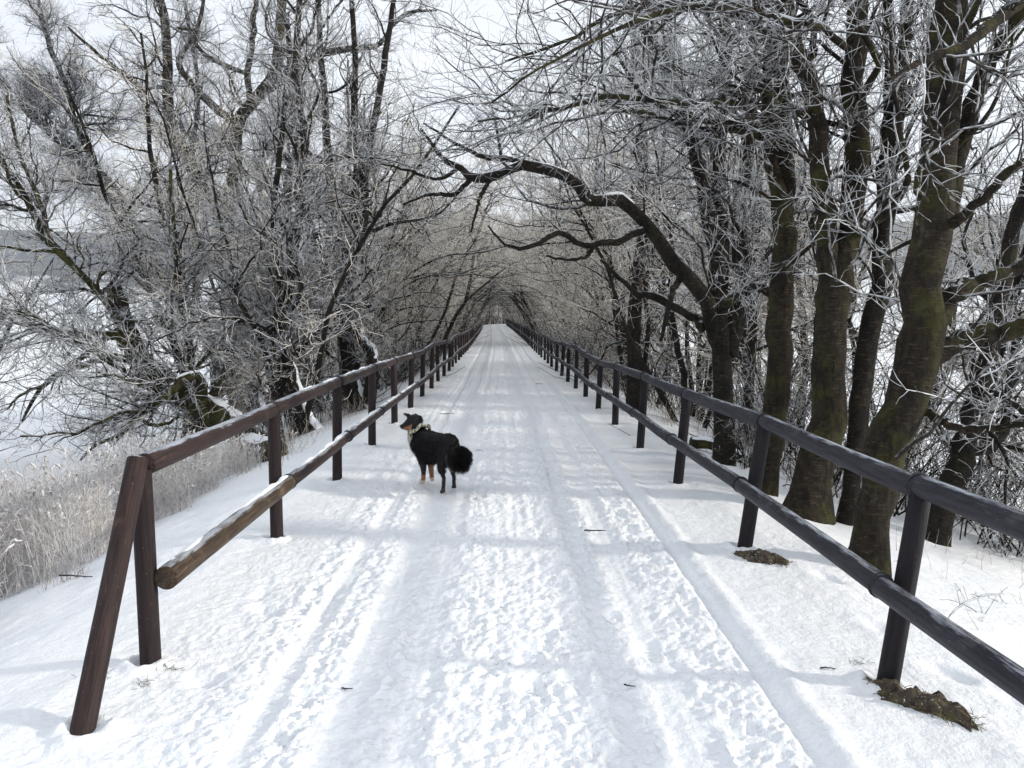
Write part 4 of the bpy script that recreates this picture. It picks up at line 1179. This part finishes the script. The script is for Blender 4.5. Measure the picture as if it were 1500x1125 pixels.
# twigs lying on the path, tufts of grass
TW = [(872, 777, .16, 'forked dark twig lying on trodden snow right of the dog'), (1212, 984, .07, 'short dark twig on the snow left of the nearest right post'),
      (655, 607, .22, 'thin dark twig on the path beyond the dog'), (790, 562, .2, 'farthest dark twig lying on the path'), (703, 659, .08, 'small dark twig just behind the dog'),
      (922, 1006, .05, 'tiny dark twig in the nearest smooth track'), (508, 1003, .05, 'tiny dark twig on trodden snow at the left'), (112, 853, .24, 'long thin twig on smooth snow below the reeds')]
for i, (px, py, L, lab) in enumerate(TW):
    rg = np.random.RandomState(300 + i); d = ground_hit(px, py); p = unproject(px, py, d)
    a = rg.uniform(-.5, .5); K = 7; s = np.linspace(-L / 2, L / 2, K)
    x = p[0] + s * math.cos(a) + rg.randn(K) * L * .03; y = p[1] + s * math.sin(a) + rg.randn(K) * L * .03
    z = float(ground_z(x, y).max()) + .004 + rg.rand(K) * .004
    P = np.stack([x, y, z], -1)[None]; R = np.full((1, K), .004) * (1 - .5 * np.linspace(0, 1, K)) * (1.6 if L > .1 else 1)
    L2 = spawn(P, R, 14, rg, lmin=L * .15, lmax=L * .4, trop=(0, 0, 0), K=4, rf=.8, flat=1)
    L2[0][..., 2] = np.maximum(L2[0][..., 2], P[0, 0, 2] - .004)
    g = Geo(); g.tubes(P - p, R, 5); g.tubes(L2[0] - p, L2[1], 4)
    o = g.build('fallen_twig', [M_STRAP]); o.location = tuple(p); tag(o, lab, 'twig', 'twigs lying on the snow')
for i, (px, py, lab) in enumerate(((208, 1002, 'grass tuft poking through snow between brace and first left post'), (250, 978, 'grass tuft just right of the first left post'), (152, 990, 'grass tuft close against the slanting brace'),
                                   (1258, 972, 'grass tuft just left of the nearest right post'))):
    rg = np.random.RandomState(400 + i); d = ground_hit(px, py); p = unproject(px, py, d); n = 38
    K = 4; P = np.zeros((n, K, 3)); q = np.stack([p[0] + rg.randn(n) * .028, p[1] + rg.randn(n) * .018, np.zeros(n)], -1); q[:, 2] = ground_z(q[:, 0], q[:, 1]) - .004
    dd = norm(rg.randn(n, 3) * np.array([.8, .8, .2]) + np.array([0, 0, .5]))
    for k in range(K): P[:, k] = q; dd = norm(dd + np.array([0, 0, -.25])); q = q + dd * .011
    g = Geo(); g.tubes(P - p, np.full((n, K), .0011), 3)
    mg = plain('olive_grass', (.10, .105, .055), .8); o = g.build('grass_tuft', [mg]); o.location = tuple(p); tag(o, lab, 'grass tuft', 'small grass tufts')

# fallen snow-topped log behind the right fence, and a mossy one between the trunks
def fallen(p0, p1, z0, z1, wpx, seed, label, bark):
    rg = np.random.RandomState(seed)
    d0, d1 = ground_hit(*p0), ground_hit(*p1); a = unproject(*p0, d0); b = unproject(*p1, d1); a[2] += z0; b[2] += z1
    P = catmull([a, a * .65 + b * .35 + [0, .05, .05], a * .3 + b * .7 + [0, -.04, .0], b], 14)
    R = np.full(14, wpx * d0 / F_REF / 2) * np.linspace(1.1, .8, 14)
    base = np.array([a[0], a[1], gz(a[0], a[1])])
    t = thing('fallen_log', tuple(base), label, 'log', 'fallen logs')
    g = Geo(); g.tubes(P[None], R[None], 12, cap=True, lump=.12, rng=rg); g.build('log', [bark], t, base)
    s = Geo(); s.tubes((P + np.array([0, 0, 1]) * R[:, None] * .62)[None], (R * .72 * np.sin(np.linspace(.15, PI - .15, 14)) ** .4)[None], 10, cap=True, lump=.1, rng=rg)
    s.build('snow_cover', [M_CAP], t, base)
fallen((1012, 655), (1100, 683), .05, .08, 16, 1, 'snow-topped log lying behind the third right fence post', M_BARKM)
fallen((350, 668), (402, 672), .05, .10, 34, 2, 'mossy snow-capped log lying at the foot of the leaning left tree', M_BARKM)

# ------------------------------------------------------------------ haze
hx, hz0, hz1 = 1650.0, -12.0, 215.0
hv = np.array([[x, y, z] for z in (hz0, hz1) for y in (-hx, hx) for x in (-hx, hx)])
hq = np.array([[0, 2, 3, 1], [4, 5, 7, 6], [0, 1, 5, 4], [2, 6, 7, 3], [0, 4, 6, 2], [1, 3, 7, 5]])
hm = bpy.data.materials.new('air'); hm.use_nodes = True; hm.node_tree.nodes.clear()
ho = hm.node_tree.nodes.new('ShaderNodeOutputMaterial'); hp = hm.node_tree.nodes.new('ShaderNodeVolumePrincipled')
hp.inputs['Color'].default_value = (.90, .94, 1, 1); hp.inputs['Density'].default_value = .0004; hp.inputs['Anisotropy'].default_value = .2
hm.node_tree.links.new(hp.outputs[0], ho.inputs['Volume'])
tag(new_obj('haze', make_mesh('haze', hv, [hq], [hm], smooth=False)), kind='stuff')

for m in list(bpy.data.meshes):
    if m.users == 0: bpy.data.meshes.remove(m)
